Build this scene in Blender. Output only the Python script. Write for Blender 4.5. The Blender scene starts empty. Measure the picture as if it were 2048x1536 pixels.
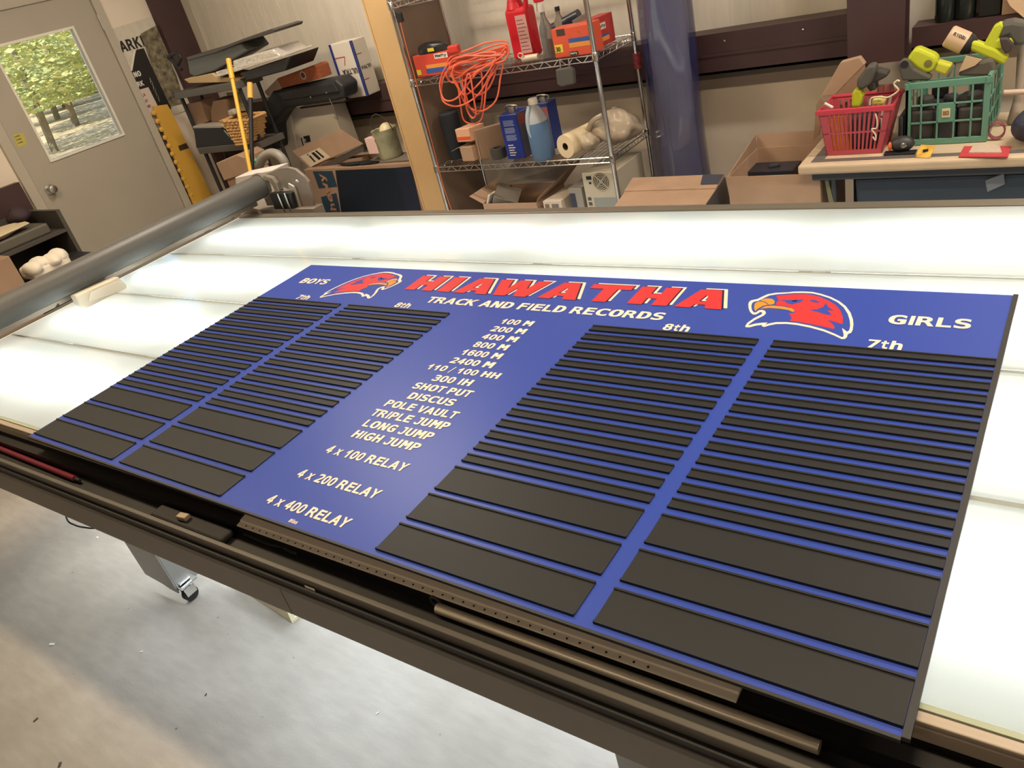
import bpy, math, random
from mathutils import Matrix, Vector
random.seed(7)
V = Vector
PI = math.pi
sc = bpy.context.scene
COL = sc.collection
# ---------------------------------------------------------------- camera
FPX = 1543.5387
RV = V((0.9366546225, 0.503182497, 0.4121368596))
CAMP = V((2.53928, -0.66279, 1.81286))
ROT = Matrix.Rotation(RV.length, 3, RV.normalized())
cd = bpy.data.cameras.new('camera')
cd.sensor_fit = 'HORIZONTAL'; cd.sensor_width = 36.0; cd.lens = FPX / 2048 * 36.0
cd.clip_start = 0.05; cd.clip_end = 300
cam = bpy.data.objects.new('camera', cd); COL.objects.link(cam)
cam.matrix_world = Matrix.Translation(CAMP) @ ROT.to_4x4()
sc.camera = cam
# ---------------------------------------------------------------- world, sun, exposure
w = bpy.data.worlds.new('sky'); sc.world = w; w.use_nodes = True
nt = w.node_tree; bg = nt.nodes['Background']
sky = nt.nodes.new('ShaderNodeTexSky'); sky.sky_type = 'NISHITA'
sky.sun_elevation = math.radians(48); sky.sun_rotation = math.radians(250); sky.sun_disc = False
nt.links.new(sky.outputs[0], bg.inputs[0]); bg.inputs[1].default_value = 0.22
sd = bpy.data.lights.new('sun', 'SUN'); sd.energy = 5.0; sd.angle = 0.01; sd.color = (1, .94, .82)
sun = bpy.data.objects.new('sun', sd); COL.objects.link(sun)
sun.rotation_euler = (math.radians(40), 0, math.radians(25))
vs = sc.view_settings
sc.display_settings.display_device = 'sRGB'
vs.view_transform = 'Standard'; vs.look = 'None'; vs.gamma = 1.0; vs.use_curve_mapping = False
vs.exposure = 0.0
sc.cycles.max_bounces = 7; sc.cycles.diffuse_bounces = 3; sc.cycles.glossy_bounces = 3; sc.cycles.transmission_bounces = 5; sc.cycles.transparent_max_bounces = 6
sc.cycles.caustics_reflective = False; sc.cycles.caustics_refractive = False
WARM = (1.0, .78, .50); NEUT = (1.0, .89, .76)
def area(name, loc, sx, sy, power, color, rot=(0, 0, 0), parent=None):
    l = bpy.data.lights.new(name, 'AREA'); l.shape = 'RECTANGLE'; l.size = sx; l.size_y = sy
    l.energy = power; l.color = color
    o = bpy.data.objects.new(name, l); COL.objects.link(o); o.location = loc; o.rotation_euler = rot
    if parent: o.parent = parent
    return o
LAMPS = [((-1.0, .45, 3.02), 40), ((1.9, .45, 3.02), 32), ((-.9, 2.1, 3.02), 44), ((3.1, 2.3, 3.02), 54), ((4.8, .45, 3.02), 34), ((.6, -3.2, 3.02), 10), ((4.2, -3.2, 3.02), 14)]  # back-wall lamps are added to brighten it; the pair behind the camera is fill
for (lx, ly, lz), pw in LAMPS:
    area('ceiling_lamp_light', (lx, ly, lz), 1.15, .16, pw, WARM if (ly == .45 and lx < 3) else NEUT)

# ---------------------------------------------------------------- helpers
def ray(u, v):
    return ROT @ V(((u - 1024) / FPX, -(v - 768) / FPX, -1))
def PX(u, v, x):
    d = ray(u, v); return CAMP + d * ((x - CAMP.x) / d.x)
def PY(u, v, y):
    d = ray(u, v); return CAMP + d * ((y - CAMP.y) / d.y)
def PZ(u, v, z):
    d = ray(u, v); return CAMP + d * ((z - CAMP.z) / d.z)
def crop(x0, y0, s):
    return lambda *pts: [(x0 + a / s, y0 + b / s) for a, b in pts]

def lin(c):
    c = c / 255.0
    return c / 12.92 if c <= .04045 else ((c + .055) / 1.055) ** 2.4
MATS = {}
def mat(name, rgb, rough=.5, metal=0.0, var=0.0, vscale=8.0, bump=0.0, bscale=60.0, spec=.5, emit=None, trans=0.0, alpha=1.0, stretch=None, ior=1.45, coat=0.0):
    if name in MATS: return MATS[name]
    m = bpy.data.materials.new(name); m.use_nodes = True
    t = m.node_tree; b = t.nodes['Principled BSDF']
    col = (lin(rgb[0]), lin(rgb[1]), lin(rgb[2]), 1)
    b.inputs['Base Color'].default_value = col
    b.inputs['Roughness'].default_value = rough; b.inputs['Metallic'].default_value = metal
    b.inputs['Specular IOR Level'].default_value = spec; b.inputs['IOR'].default_value = ior
    b.inputs['Coat Weight'].default_value = coat
    if trans: b.inputs['Transmission Weight'].default_value = trans
    if alpha < 1: b.inputs['Alpha'].default_value = alpha
    if emit:
        b.inputs['Emission Color'].default_value = (lin(emit[0][0]), lin(emit[0][1]), lin(emit[0][2]), 1)
        b.inputs['Emission Strength'].default_value = emit[1]
    if var or bump:
        tc = t.nodes.new('ShaderNodeTexCoord'); src = tc.outputs['Object']
        if stretch:
            mp = t.nodes.new('ShaderNodeMapping'); mp.inputs['Scale'].default_value = stretch
            t.links.new(src, mp.inputs[0]); src = mp.outputs[0]
    if var:
        n = t.nodes.new('ShaderNodeTexNoise'); n.inputs['Scale'].default_value = vscale; n.inputs['Detail'].default_value = 5
        t.links.new(src, n.inputs['Vector'])
        cr = t.nodes.new('ShaderNodeValToRGB')
        cr.color_ramp.elements[0].position = .3; cr.color_ramp.elements[1].position = .7
        cr.color_ramp.elements[0].color = tuple(max(0, c * (1 - var)) for c in col[:3]) + (1,)
        cr.color_ramp.elements[1].color = tuple(min(1, c * (1 + var)) for c in col[:3]) + (1,)
        t.links.new(n.outputs['Fac'], cr.inputs[0]); t.links.new(cr.outputs[0], b.inputs['Base Color'])
    if bump:
        n2 = t.nodes.new('ShaderNodeTexNoise'); n2.inputs['Scale'].default_value = bscale; n2.inputs['Detail'].default_value = 4
        t.links.new(src, n2.inputs['Vector'])
        bp = t.nodes.new('ShaderNodeBump'); bp.inputs['Strength'].default_value = bump; bp.inputs['Distance'].default_value = .01
        t.links.new(n2.outputs['Fac'], bp.inputs['Height']); t.links.new(bp.outputs[0], b.inputs['Normal'])
    MATS[name] = m
    return m

def frame(d):
    d = d.normalized()
    a = V((0, 0, 1)) if abs(d.z) < .9 else V((1, 0, 0))
    x = a.cross(d).normalized(); return x, d.cross(x)

class MB:
    def __init__(s): s.v = []; s.f = []
    def add(s, vs_, fs):
        o = len(s.v); s.v += [V(p) for p in vs_]; s.f += [tuple(i + o for i in f) for f in fs]; return s
    def box(s, x0, y0, z0, x1, y1, z1):
        return s.hexa([(x0, y0, z0), (x1, y0, z0), (x1, y1, z0), (x0, y1, z0)], [(x0, y0, z1), (x1, y0, z1), (x1, y1, z1), (x0, y1, z1)])
    def hexa(s, lo, hi):
        n = len(lo)
        return s.add(list(lo) + list(hi), [tuple(range(n - 1, -1, -1)), tuple(range(n, 2 * n))] + [(i, (i + 1) % n, n + (i + 1) % n, n + i) for i in range(n)])
    def obox(s, c, dims, rz=0, M=None):
        dx, dy, dz = dims[0] / 2, dims[1] / 2, dims[2] / 2
        R_ = M if M is not None else Matrix.Rotation(rz, 3, 'Z')
        c = V(c)
        lo = [c + R_ @ V(p) for p in ((-dx, -dy, -dz), (dx, -dy, -dz), (dx, dy, -dz), (-dx, dy, -dz))]
        hi = [c + R_ @ V(p) for p in ((-dx, -dy, dz), (dx, -dy, dz), (dx, dy, dz), (-dx, dy, dz))]
        return s.hexa(lo, hi)
    def prism(s, poly, vec):
        poly = [V(p) for p in poly]; vec = V(vec)
        return s.hexa(poly, [p + vec for p in poly])
    def cyl(s, a, b, r0, r1=None, n=16, cap=True):
        a = V(a); b = V(b); r1 = r0 if r1 is None else r1
        x, y = frame(b - a); vv = []
        for c, r in ((a, r0), (b, r1)):
            vv += [c + (x * math.cos(2 * PI * i / n) + y * math.sin(2 * PI * i / n)) * r for i in range(n)]
        fs = [(i, (i + 1) % n, n + (i + 1) % n, n + i) for i in range(n)]
        if cap: fs += [tuple(range(n - 1, -1, -1)), tuple(range(n, 2 * n))]
        return s.add(vv, fs)
    def lathe(s, a, d, prof, n=20, sx=1.0, sy=1.0, cap=True):
        a = V(a); d = V(d).normalized(); x, y = frame(d); vv = []; m = len(prof)
        for r, h in prof:
            vv += [a + d * h + x * (math.cos(2 * PI * i / n) * r * sx) + y * (math.sin(2 * PI * i / n) * r * sy) for i in range(n)]
        fs = []
        for k in range(m - 1):
            fs += [(k * n + i, k * n + (i + 1) % n, (k + 1) * n + (i + 1) % n, (k + 1) * n + i) for i in range(n)]
        if cap: fs += [tuple(range(n - 1, -1, -1)), tuple(range((m - 1) * n, m * n))]
        return s.add(vv, fs)
    def tube(s, pts, r, n=8, closed=False):
        pts = [V(p) for p in pts]; m = len(pts); vv = []; px = None
        for k in range(m):
            if closed: d = pts[(k + 1) % m] - pts[k - 1]
            else: d = pts[min(k + 1, m - 1)] - pts[max(k - 1, 0)]
            if d.length < 1e-9: d = V((0, 0, 1))
            d.normalize()
            if px is None: x, y = frame(d)
            else:
                x = px - d * px.dot(d)
                if x.length < 1e-6: x, y = frame(d)
                x = x.normalized(); y = d.cross(x)
            px = x
            vv += [pts[k] + (x * math.cos(2 * PI * i / n) + y * math.sin(2 * PI * i / n)) * r for i in range(n)]
        fs = []
        for k in range(m if closed else m - 1):
            k2 = (k + 1) % m
            fs += [(k * n + i, k * n + (i + 1) % n, k2 * n + (i + 1) % n, k2 * n + i) for i in range(n)]
        if not closed: fs += [tuple(range(n - 1, -1, -1)), tuple(range((m - 1) * n, m * n))]
        return s.add(vv, fs)
    def blob(s, c, r, nz=0.0, nu=18, nv=12, M=None, seed=1):
        rnd = random.Random(seed); c = V(c); vv = []
        ph = [rnd.uniform(0, 6.3) for _ in range(6)]
        for j in range(nv + 1):
            th = PI * j / nv
            for i in range(nu):
                a = 2 * PI * i / nu
                k = 1 + nz * (math.sin(3 * a + ph[0] + 2 * th) * .5 + math.sin(5 * a + ph[1] - 3 * th) * .3 + math.sin(4 * th + ph[2]) * .4) * math.sin(th)
                p = V((math.cos(a) * math.sin(th) * r[0] * k, math.sin(a) * math.sin(th) * r[1] * k, math.cos(th) * r[2] * k))
                if M is not None: p = M @ p
                vv.append(c + p)
        fs = []
        for j in range(nv):
            fs += [(j * nu + i, j * nu + (i + 1) % nu, (j + 1) * nu + (i + 1) % nu, (j + 1) * nu + i) for i in range(nu)]
        return s.add(vv, fs)

def cat_rom(pts, k=6, closed=False):
    pts = [V(p) for p in pts]; out = []; n = len(pts)
    rng = range(n) if closed else range(n - 1)
    for i in rng:
        if closed: a, b, c, d = pts[i - 1], pts[i], pts[(i + 1) % n], pts[(i + 2) % n]
        else: a, b, c, d = pts[max(i - 1, 0)], pts[i], pts[i + 1], pts[min(i + 2, n - 1)]
        for j in range(k):
            t = j / k
            out.append(.5 * ((2 * b) + (c - a) * t + (2 * a - 5 * b + 4 * c - d) * t * t + (3 * b - a - 3 * c + d) * t ** 3))
    if not closed: out.append(pts[-1])
    return out

ORG = {}
def org(o):
    return ORG.get(o.name, V((0, 0, 0)))
def tag(o, label=None, cat=None, group=None, kind=None):
    if label: o['label'] = label
    if cat: o['category'] = cat
    if group: o['group'] = group
    if kind: o['kind'] = kind
    return o
def mkmesh(name, mb, m, off, smooth):
    me = bpy.data.meshes.new(name)
    me.from_pydata([tuple(p - off) for p in mb.v], [], mb.f); me.validate(); me.update()
    if len(mb.f) == 1:
        me.materials.append(m); return me
    import bmesh
    bm = bmesh.new(); bm.from_mesh(me); bmesh.ops.recalc_face_normals(bm, faces=bm.faces); bm.to_mesh(me); bm.free()
    if smooth:
        me.polygons.foreach_set('use_smooth', [True] * len(me.polygons))
        me.set_sharp_from_angle(angle=math.radians(38))
    me.materials.append(m)
    return me
def link(name, data, parent, o_world):
    o = bpy.data.objects.new(name, data); COL.objects.link(o)
    if parent is not None:
        o.parent = parent; o.location = o_world - org(parent)
    else: o.location = o_world
    ORG[o.name] = V(o_world)
    return o
def bevel(o, wd, seg=2):
    if wd:
        b = o.modifiers.new('bevel', 'BEVEL'); b.width = wd; b.segments = seg; b.limit_method = 'ANGLE'; b.angle_limit = .6
def T(name, label, cat, loc, group=None):
    o = link(name, None, None, V(loc)); o.empty_display_size = .05
    return tag(o, label, cat, group)
def P(name, mb, m, parent, bev=0, smooth=False, label=None, kind=None, seg=2):
    o = link(name, mkmesh(name, mb, m, org(parent), smooth), parent, org(parent))
    bevel(o, bev, seg)
    if label: o['label'] = label
    if kind: o['kind'] = kind
    return o
def S(name, label, cat, mb, m, bev=0, smooth=False, group=None, kind=None, seg=2):
    xs = [p.x for p in mb.v]; ys = [p.y for p in mb.v]; zs = [p.z for p in mb.v]
    c = V(((min(xs) + max(xs)) / 2, (min(ys) + max(ys)) / 2, min(zs)))
    o = link(name, mkmesh(name, mb, m, c, smooth), None, c)
    bevel(o, bev, seg)
    return tag(o, label, cat, group, kind)
def ST(name, mb, m, parent=None, bev=0, smooth=False, kind='structure'):
    if parent is not None: return P(name, mb, m, parent, bev, smooth)
    o = link(name, mkmesh(name, mb, m, V((0, 0, 0)), smooth), None, V((0, 0, 0)))
    bevel(o, bev); o['kind'] = kind
    return o
def TX(s, O, ex, ey, wd, h, m, parent, name='lettering', bold=0, depth=.0008, flip=False):
    """lettering whose box has its lower left corner at O and spans ex*wd, ey*h"""
    vs_, fs, pen = [], [], 0
    for ch_ in s:
        adv, gv, gf = GLY.get(ch_, GLY['O'])
        o_ = len(vs_)
        vs_ += [(int(a.split(',')[0]) + pen, int(a.split(',')[1])) for a in gv.split()]
        fs += [tuple(int(i) + o_ for i in f.split(',')) for f in gf.split()]
        pen += adv + 12
    x0 = min(v[0] for v in vs_); x1 = max(v[0] for v in vs_); y0 = min(v[1] for v in vs_); y1 = max(v[1] for v in vs_)
    ex = V(ex).normalized(); ey = V(ey).normalized(); n = ex.cross(ey)
    if flip: n = -n
    pts = [V(O) + ex * ((v[0] - x0) / (x1 - x0) * wd) + ey * ((v[1] - y0) / (y1 - y0) * h) + n * depth - org(parent) for v in vs_]
    me = bpy.data.meshes.new(name); me.from_pydata([tuple(q) for q in pts], [], fs); me.update()
    me.materials.append(m)
    return link(name, me, parent, org(parent))
def settle(mb, z):
    d = z - min(p.z for p in mb.v)
    mb.v = [p + V((0, 0, d)) for p in mb.v]; return mb
def poly_y(pts, y): return [PY(u, v, y) for u, v in pts]
def poly_x(pts, x): return [PX(u, v, x) for u, v in pts]
def poly_z(pts, z): return [PZ(u, v, z) for u, v in pts]
def slab_y(pts, y, th): return MB().prism(poly_y(pts, y), (0, th, 0))
def bb(mb):
    return (min(p.x for p in mb.v), min(p.y for p in mb.v), min(p.z for p in mb.v), max(p.x for p in mb.v), max(p.y for p in mb.v), max(p.z for p in mb.v))
GLY = {
'A': (722, '417,220 361,354 305,220 1,-28 266,548 456,548 721,-28 523,-28 465,107 256,107 199,-28', '3,5,4 3,1,5 1,6,5 3,2,1 0,6,1 3,0,2 3,9,0 9,8,0 8,6,0 3,10,9 7,6,8'),
'B': (722, '334,220 248,220 248,86 334,86 408,91 446,101 465,118 473,150 464,183 443,203 404,215 332,434 248,434 248,333 332,333 392,338 421,347 437,361 443,388 437,411 424,422 394,430 46,-28 46,548 339,548 462,538 562,508 626,456 647,389 636,337 600,294 541,265 606,277 551,288 620,252 662,202 676,142 654,69 585,14 477,-18 339,-28', '22,12,23 12,24,23 12,25,24 12,26,25 12,27,26 12,11,27 11,21,27 21,28,27 22,13,12 20,28,21 19,28,20 18,28,19 18,29,28 17,29,18 16,29,17 15,29,16 14,29,15 14,30,29 22,14,13 22,1,14 1,33,14 33,30,14 33,31,30 1,31,33 31,34,33 1,34,31 1,0,34 0,35,34 22,2,1 10,35,0 9,35,10 8,35,9 8,36,35 7,36,8 6,36,7 6,37,36 5,37,6 4,37,5 3,37,4 22,3,2 22,37,3 22,38,37 22,39,38 22,40,39'),
'C': (722, '691,145 691,1 613,-20 559,-30 503,-36 440,-38 269,-19 137,43 57,138 31,259 57,381 137,476 270,538 440,557 503,555 559,549 613,539 691,519 691,375 572,423 530,435 486,442 447,444 363,433 307,403 269,346 256,259 269,173 307,116 363,86 447,75 487,77 530,84 572,96', '12,14,13 12,15,14 12,16,15 12,17,16 11,17,12 11,21,17 21,20,17 20,19,17 19,18,17 10,23,11 23,22,11 22,21,11 10,24,23 10,25,24 9,25,10 9,26,25 8,26,9 8,27,26 8,28,27 33,1,0 7,28,8 7,29,28 32,1,33 7,30,29 31,1,32 30,1,31 7,1,30 6,1,7 6,2,1 5,2,6 5,3,2 5,4,3'),
'D': (722, '247,86 253,86 362,96 421,120 456,170 469,259 456,350 421,400 362,424 253,434 247,434 41,548 262,548 443,531 578,476 656,384 681,259 656,135 578,44 443,-11 262,-28 41,-28', '21,12,11 21,10,12 10,13,12 10,14,13 10,9,14 9,8,14 8,15,14 21,0,10 7,15,8 6,15,7 6,16,15 5,16,6 4,16,5 4,17,16 3,17,4 3,18,17 2,18,3 1,18,2 21,1,0 21,18,1 21,19,18 21,20,19'),
'E': (667, '48,-28 48,548 608,548 608,433 243,433 243,335 592,335 592,220 243,220 243,87 618,87 618,-28', '0,4,1 4,2,1 4,3,2 0,5,4 0,8,5 8,6,5 8,7,6 0,9,8 0,10,9 0,11,10'),
'F': (611, '40,-28 40,548 570,548 570,433 226,433 226,335 538,335 538,220 226,220 226,-28', '0,4,1 4,2,1 4,3,2 0,5,4 0,8,5 8,6,5 8,7,6 0,9,8'),
'G': (778, '734,295 734,29 661,-4 595,-23 524,-34 445,-38 277,-18 148,43 69,138 44,259 69,381 149,476 280,538 448,557 512,555 572,547 629,534 704,508 704,361 581,420 539,434 496,441 454,444 372,433 316,403 279,346 265,259 278,171 314,115 368,86 452,75 479,76 503,79 524,84 524,84 524,181 395,181 395,295', '12,14,13 12,15,14 12,16,15 11,16,12 11,17,16 11,21,17 21,20,17 20,19,17 19,18,17 10,23,11 23,22,11 22,21,11 10,24,23 10,25,24 9,25,10 9,26,25 36,0,37 36,35,0 35,1,0 8,26,9 8,27,26 34,1,35 8,28,27 7,28,8 7,29,28 7,30,29 33,1,34 32,1,33 31,1,32 30,1,31 7,1,30 6,1,7 6,2,1 6,3,2 5,3,6 5,4,3'),
'H': (722, '46,-28 46,548 251,548 251,335 471,335 471,548 676,548 676,-28 471,-28 471,220 251,220 251,-28', '0,2,1 0,3,2 4,6,5 4,7,6 0,10,3 10,4,3 10,9,4 9,7,4 0,11,10 8,7,9'),
'J': (556, '164,-30 115,-19 43,2 43,160 144,102 183,87 222,78 261,75 304,80 324,91 338,117 344,171 344,433 166,433 166,548 513,548 513,168 500,78 455,11 374,-27 263,-38 213,-36', '13,15,14 13,12,15 12,16,15 11,16,12 10,16,11 10,17,16 2,4,3 9,17,10 2,5,4 8,17,9 2,6,5 7,17,8 2,7,6 7,18,17 2,18,7 2,19,18 1,19,2 0,19,1 0,20,19 21,20,0'),
'K': (722, '16,-28 16,548 203,548 203,359 469,548 706,548 363,304 696,-28 470,-28 235,215 203,192 203,-28', '0,2,1 0,3,2 3,5,4 3,6,5 0,10,3 10,9,3 9,6,3 9,7,6 8,7,9 0,11,10'),
'L': (611, '36,-28 36,548 217,548 217,87 576,87 576,-28', '0,2,1 0,3,2 0,4,3 0,5,4'),
'M': (833, '52,-28 52,548 296,548 416,342 537,548 782,548 782,-28 573,-28 573,289 497,157 336,157 259,290 259,-28', '0,2,1 0,11,2 11,3,2 3,5,4 3,8,5 8,6,5 11,8,3 0,12,11 10,8,11 10,9,8 7,6,8'),
'N': (722, '46,-28 46,548 266,548 475,234 475,548 676,548 676,-28 456,-28 247,286 247,-28', '0,2,1 0,8,2 8,3,2 3,5,4 3,6,5 0,9,8 7,3,8 7,6,3'),
'O': (778, '481,109 508,166 518,259 508,353 481,410 443,435 389,443 335,435 297,410 270,353 260,259 270,166 297,109 335,84 389,76 443,84 665,479 729,385 749,259 729,134 665,41 549,-19 389,-39 228,-19 113,40 49,134 29,259 49,385 113,479 228,538 389,558 549,538', '29,31,30 29,16,31 28,16,29 28,6,16 6,5,16 5,17,16 27,7,28 7,6,28 27,8,7 4,17,5 27,9,8 3,17,4 26,9,27 3,18,17 26,10,9 2,18,3 25,10,26 25,11,10 1,18,2 1,19,18 25,12,11 0,19,1 0,20,19 24,12,25 24,13,12 15,20,0 24,14,13 14,20,15 24,20,14 24,21,20 23,21,24 23,22,21'),
'P': (667, '311,434 232,434 232,295 311,295 366,300 400,313 421,334 429,365 421,395 401,416 366,429 38,-28 38,548 317,548 445,537 546,502 609,442 628,365 609,286 546,227 445,192 317,181 232,181 232,-28', '11,1,12 1,13,12 1,14,13 1,15,14 1,16,15 1,0,16 0,10,16 10,17,16 11,2,1 9,17,10 8,17,9 7,17,8 7,18,17 6,18,7 5,18,6 4,18,5 3,18,4 11,3,2 11,22,3 22,18,3 22,19,18 22,20,19 22,21,20 11,23,22'),
'R': (722, '537,267 473,234 513,242 445,260 486,239 523,205 564,155 701,-28 493,-28 389,119 354,161 328,181 305,188 267,192 211,192 211,-28 21,-28 21,548 283,548 407,537 506,503 569,445 589,370 576,313 278,434 211,434 211,306 282,306 338,310 368,321 385,339 392,369 385,398 366,417 333,429', '16,25,17 25,18,17 25,19,18 25,20,19 25,21,20 25,24,21 24,34,21 34,22,21 16,26,25 33,22,34 32,22,33 31,22,32 31,23,22 30,23,31 29,23,30 28,23,29 28,0,23 27,0,28 16,27,26 16,14,27 14,3,27 3,0,27 3,1,0 14,1,3 1,4,3 1,5,4 14,5,1 14,13,5 13,12,5 12,6,5 16,15,14 11,6,12 10,6,11 9,6,10 9,7,6 8,7,9'),
'S': (667, '446,550 501,541 587,522 587,383 476,423 432,435 389,442 347,444 290,439 253,427 232,410 224,386 229,366 240,354 269,343 329,331 387,322 492,298 571,261 618,208 634,142 613,66 548,7 446,-28 316,-38 253,-36 192,-30 131,-19 44,2 44,144 166,99 217,86 266,78 313,75 374,80 413,93 435,111 443,138 438,162 424,177 394,190 335,202 277,210 174,233 96,267 49,315 34,376 55,450 120,509 218,546 338,557 392,555', '49,51,50 49,0,51 49,1,0 48,1,49 48,2,1 48,5,2 5,4,2 4,3,2 47,7,48 7,6,48 6,5,48 46,8,47 8,7,47 46,9,8 46,10,9 46,11,10 46,12,11 45,12,46 45,13,12 45,14,13 45,15,14 45,16,15 45,17,16 44,17,45 44,18,17 43,18,44 43,19,18 42,19,43 41,19,42 41,20,19 40,20,41 39,20,40 38,20,39 37,20,38 28,30,29 37,21,20 36,21,37 35,21,36 28,31,30 34,21,35 28,32,31 33,21,34 28,33,32 28,21,33 28,22,21 28,23,22 27,23,28 26,23,27 26,24,23 25,24,26'),
'T': (611, '10,433 10,548 600,548 600,433 389,433 389,-28 223,-28 223,433', '0,2,1 0,3,2 7,3,0 6,4,7 4,3,7 6,5,4'),
'U': (722, '69,79 55,129 51,199 51,548 256,548 256,168 257,136 259,117 263,107 266,103 280,91 299,83 326,77 361,75 397,77 423,83 442,91 457,103 460,107 463,117 465,136 466,167 466,548 671,548 671,199 667,129 653,78 627,41 585,10 537,-12 484,-27 425,-35 361,-38 298,-35 239,-27 186,-12 137,10 96,41', '2,4,3 2,5,4 21,23,22 21,24,23 21,25,24 1,5,2 1,6,5 20,25,21 1,7,6 19,25,20 0,7,1 19,26,25 0,8,7 18,26,19 17,26,18 0,9,8 16,26,17 0,10,9 15,26,16 0,11,10 0,12,11 14,26,15 37,12,0 14,27,26 13,27,14 37,13,12 37,27,13 36,27,37 36,28,27 36,29,28 35,29,36 35,30,29 34,30,35 34,31,30 33,31,34 32,31,33'),
'V': (667, '191,548 333,169 476,548 664,548 424,-28 243,-28 4,548', '5,0,6 5,1,0 1,3,2 1,4,3 5,4,1'),
'W': (944, '166,-28 2,548 242,548 304,270 358,405 584,405 640,268 702,548 942,548 778,-28 564,-28 472,183 380,-28', '0,2,1 0,3,2 6,8,7 6,9,8 3,5,4 3,6,5 0,11,3 11,6,3 11,9,6 0,12,11 10,9,11'),
'X': (667, '249,276 35,548 216,548 341,379 469,548 651,548 429,275 664,-28 483,-28 340,169 185,-28 4,-28', '0,2,1 0,3,2 3,5,4 3,6,5 0,6,3 11,6,0 11,9,6 9,7,6 11,10,9 8,7,9'),
'Y': (667, '250,226 4,548 188,548 333,348 478,548 664,548 416,226 416,-28 250,-28', '0,2,1 0,3,2 3,5,4 3,6,5 0,6,3 8,6,0 8,7,6'),
'2': (556, '349,160 286,110 257,87 528,87 528,-28 28,-28 28,70 120,143 191,199 246,244 280,272 317,309 338,335 348,356 351,376 344,406 327,425 300,437 259,442 223,439 182,432 138,419 34,377 34,513 106,536 157,548 208,555 260,557 363,546 449,510 505,453 524,383 517,343 499,304 469,265 426,224 393,196', '26,28,27 25,28,26 24,28,25 24,29,28 23,29,24 22,21,23 21,20,23 20,29,23 20,19,29 19,18,29 18,30,29 18,17,30 17,31,30 16,31,17 15,31,16 14,31,15 14,32,31 13,32,14 12,32,13 12,33,32 11,33,12 10,33,11 10,34,33 9,34,10 9,35,34 8,35,9 8,36,35 7,36,8 7,0,36 7,1,0 6,1,7 6,2,1 6,3,2 6,4,3 5,4,6'),
'3': (556, '473,300 425,270 450,278 432,283 485,248 517,200 528,143 510,68 453,9 365,-27 256,-38 204,-36 153,-31 102,-22 28,-5 28,129 124,96 165,85 205,79 244,77 300,83 336,97 356,118 363,150 356,179 336,201 301,215 248,221 145,221 145,335 249,335 297,339 326,350 342,366 348,387 342,411 327,427 301,438 257,442 221,440 182,436 141,428 48,403 48,529 129,544 176,551 219,556 260,557 359,547 440,513 495,459 512,391 503,342', '46,48,47 45,48,46 44,48,45 44,49,48 43,49,44 42,49,43 42,41,49 41,40,49 40,39,49 39,50,49 39,38,50 38,37,50 37,51,50 36,51,37 35,51,36 34,51,35 34,52,51 33,52,34 32,52,33 31,52,32 31,0,52 30,0,31 28,30,29 28,0,30 28,3,0 3,1,0 28,1,3 1,4,3 28,4,1 28,27,4 27,5,4 26,5,27 25,5,26 24,5,25 24,6,5 23,6,24 22,6,23 22,7,6 14,16,15 21,7,22 20,7,21 14,17,16 14,18,17 19,7,20 14,19,18 14,7,19 14,8,7 14,9,8 13,9,14 12,9,13 12,10,9 11,10,12'),
'4': (556, '293,209 293,354 189,209 28,199 294,548 445,548 445,209 528,209 528,96 445,96 445,-28 293,-28 293,96 28,96', '3,5,4 3,1,5 1,6,5 3,2,1 0,6,1 3,0,2 3,6,0 3,7,6 3,8,7 13,8,3 12,8,13 11,9,12 9,8,12 11,10,9'),
'5': (556, '57,215 57,548 479,548 479,433 216,433 216,371 189,365 212,369 236,371 261,372 368,358 455,316 510,250 528,167 509,83 451,17 360,-25 248,-38 191,-37 140,-32 93,-25 28,-8 28,128 121,94 159,85 198,79 236,77 293,84 329,100 352,127 360,167 351,206 328,233 290,250 233,256 202,255 171,251 140,244', '0,4,1 4,2,1 4,3,2 0,6,4 6,5,4 8,10,9 7,10,8 6,10,7 0,10,6 0,37,10 37,36,10 36,11,10 36,35,11 35,34,11 34,12,11 33,12,34 33,13,12 32,13,33 31,13,32 30,13,31 29,13,30 29,14,13 21,23,22 28,14,29 27,14,28 21,24,23 21,25,24 26,14,27 26,15,14 21,26,25 21,15,26 21,16,15 20,16,21 19,16,20 19,17,16 18,17,19'),
'6': (556, '388,551 423,544 479,528 479,398 401,429 375,436 348,441 322,442 261,432 220,403 192,351 196,384 144,321 186,349 236,366 292,372 390,359 467,317 513,251 528,167 513,83 465,17 387,-25 285,-39 170,-20 87,39 42,132 28,260 45,383 99,477 191,538 312,557 351,556 345,240 321,255 285,260 249,254 223,238 204,209 198,167 204,124 223,95 249,79 285,73 321,79 345,94 362,122 368,167 362,212', '30,32,31 30,0,32 30,1,0 30,2,1 29,2,30 29,6,2 6,5,2 5,4,2 4,3,2 28,8,29 8,7,29 7,6,29 28,9,8 28,11,9 11,10,9 28,12,11 27,12,28 14,16,15 13,16,14 13,17,16 12,17,13 27,17,12 27,35,17 35,18,17 27,36,35 34,18,35 26,36,27 33,18,34 26,37,36 33,19,18 48,19,33 26,38,37 47,19,48 26,39,38 46,19,47 26,40,39 46,20,19 25,40,26 25,41,40 45,20,46 25,42,41 44,20,45 44,21,20 25,43,42 43,21,44 25,21,43 24,21,25 24,22,21 23,22,24'),
'7': (556, '28,433 28,548 528,548 528,485 274,-28 99,-28 336,433', '0,2,1 0,3,2 0,6,3 6,4,3 5,4,6'),
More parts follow.
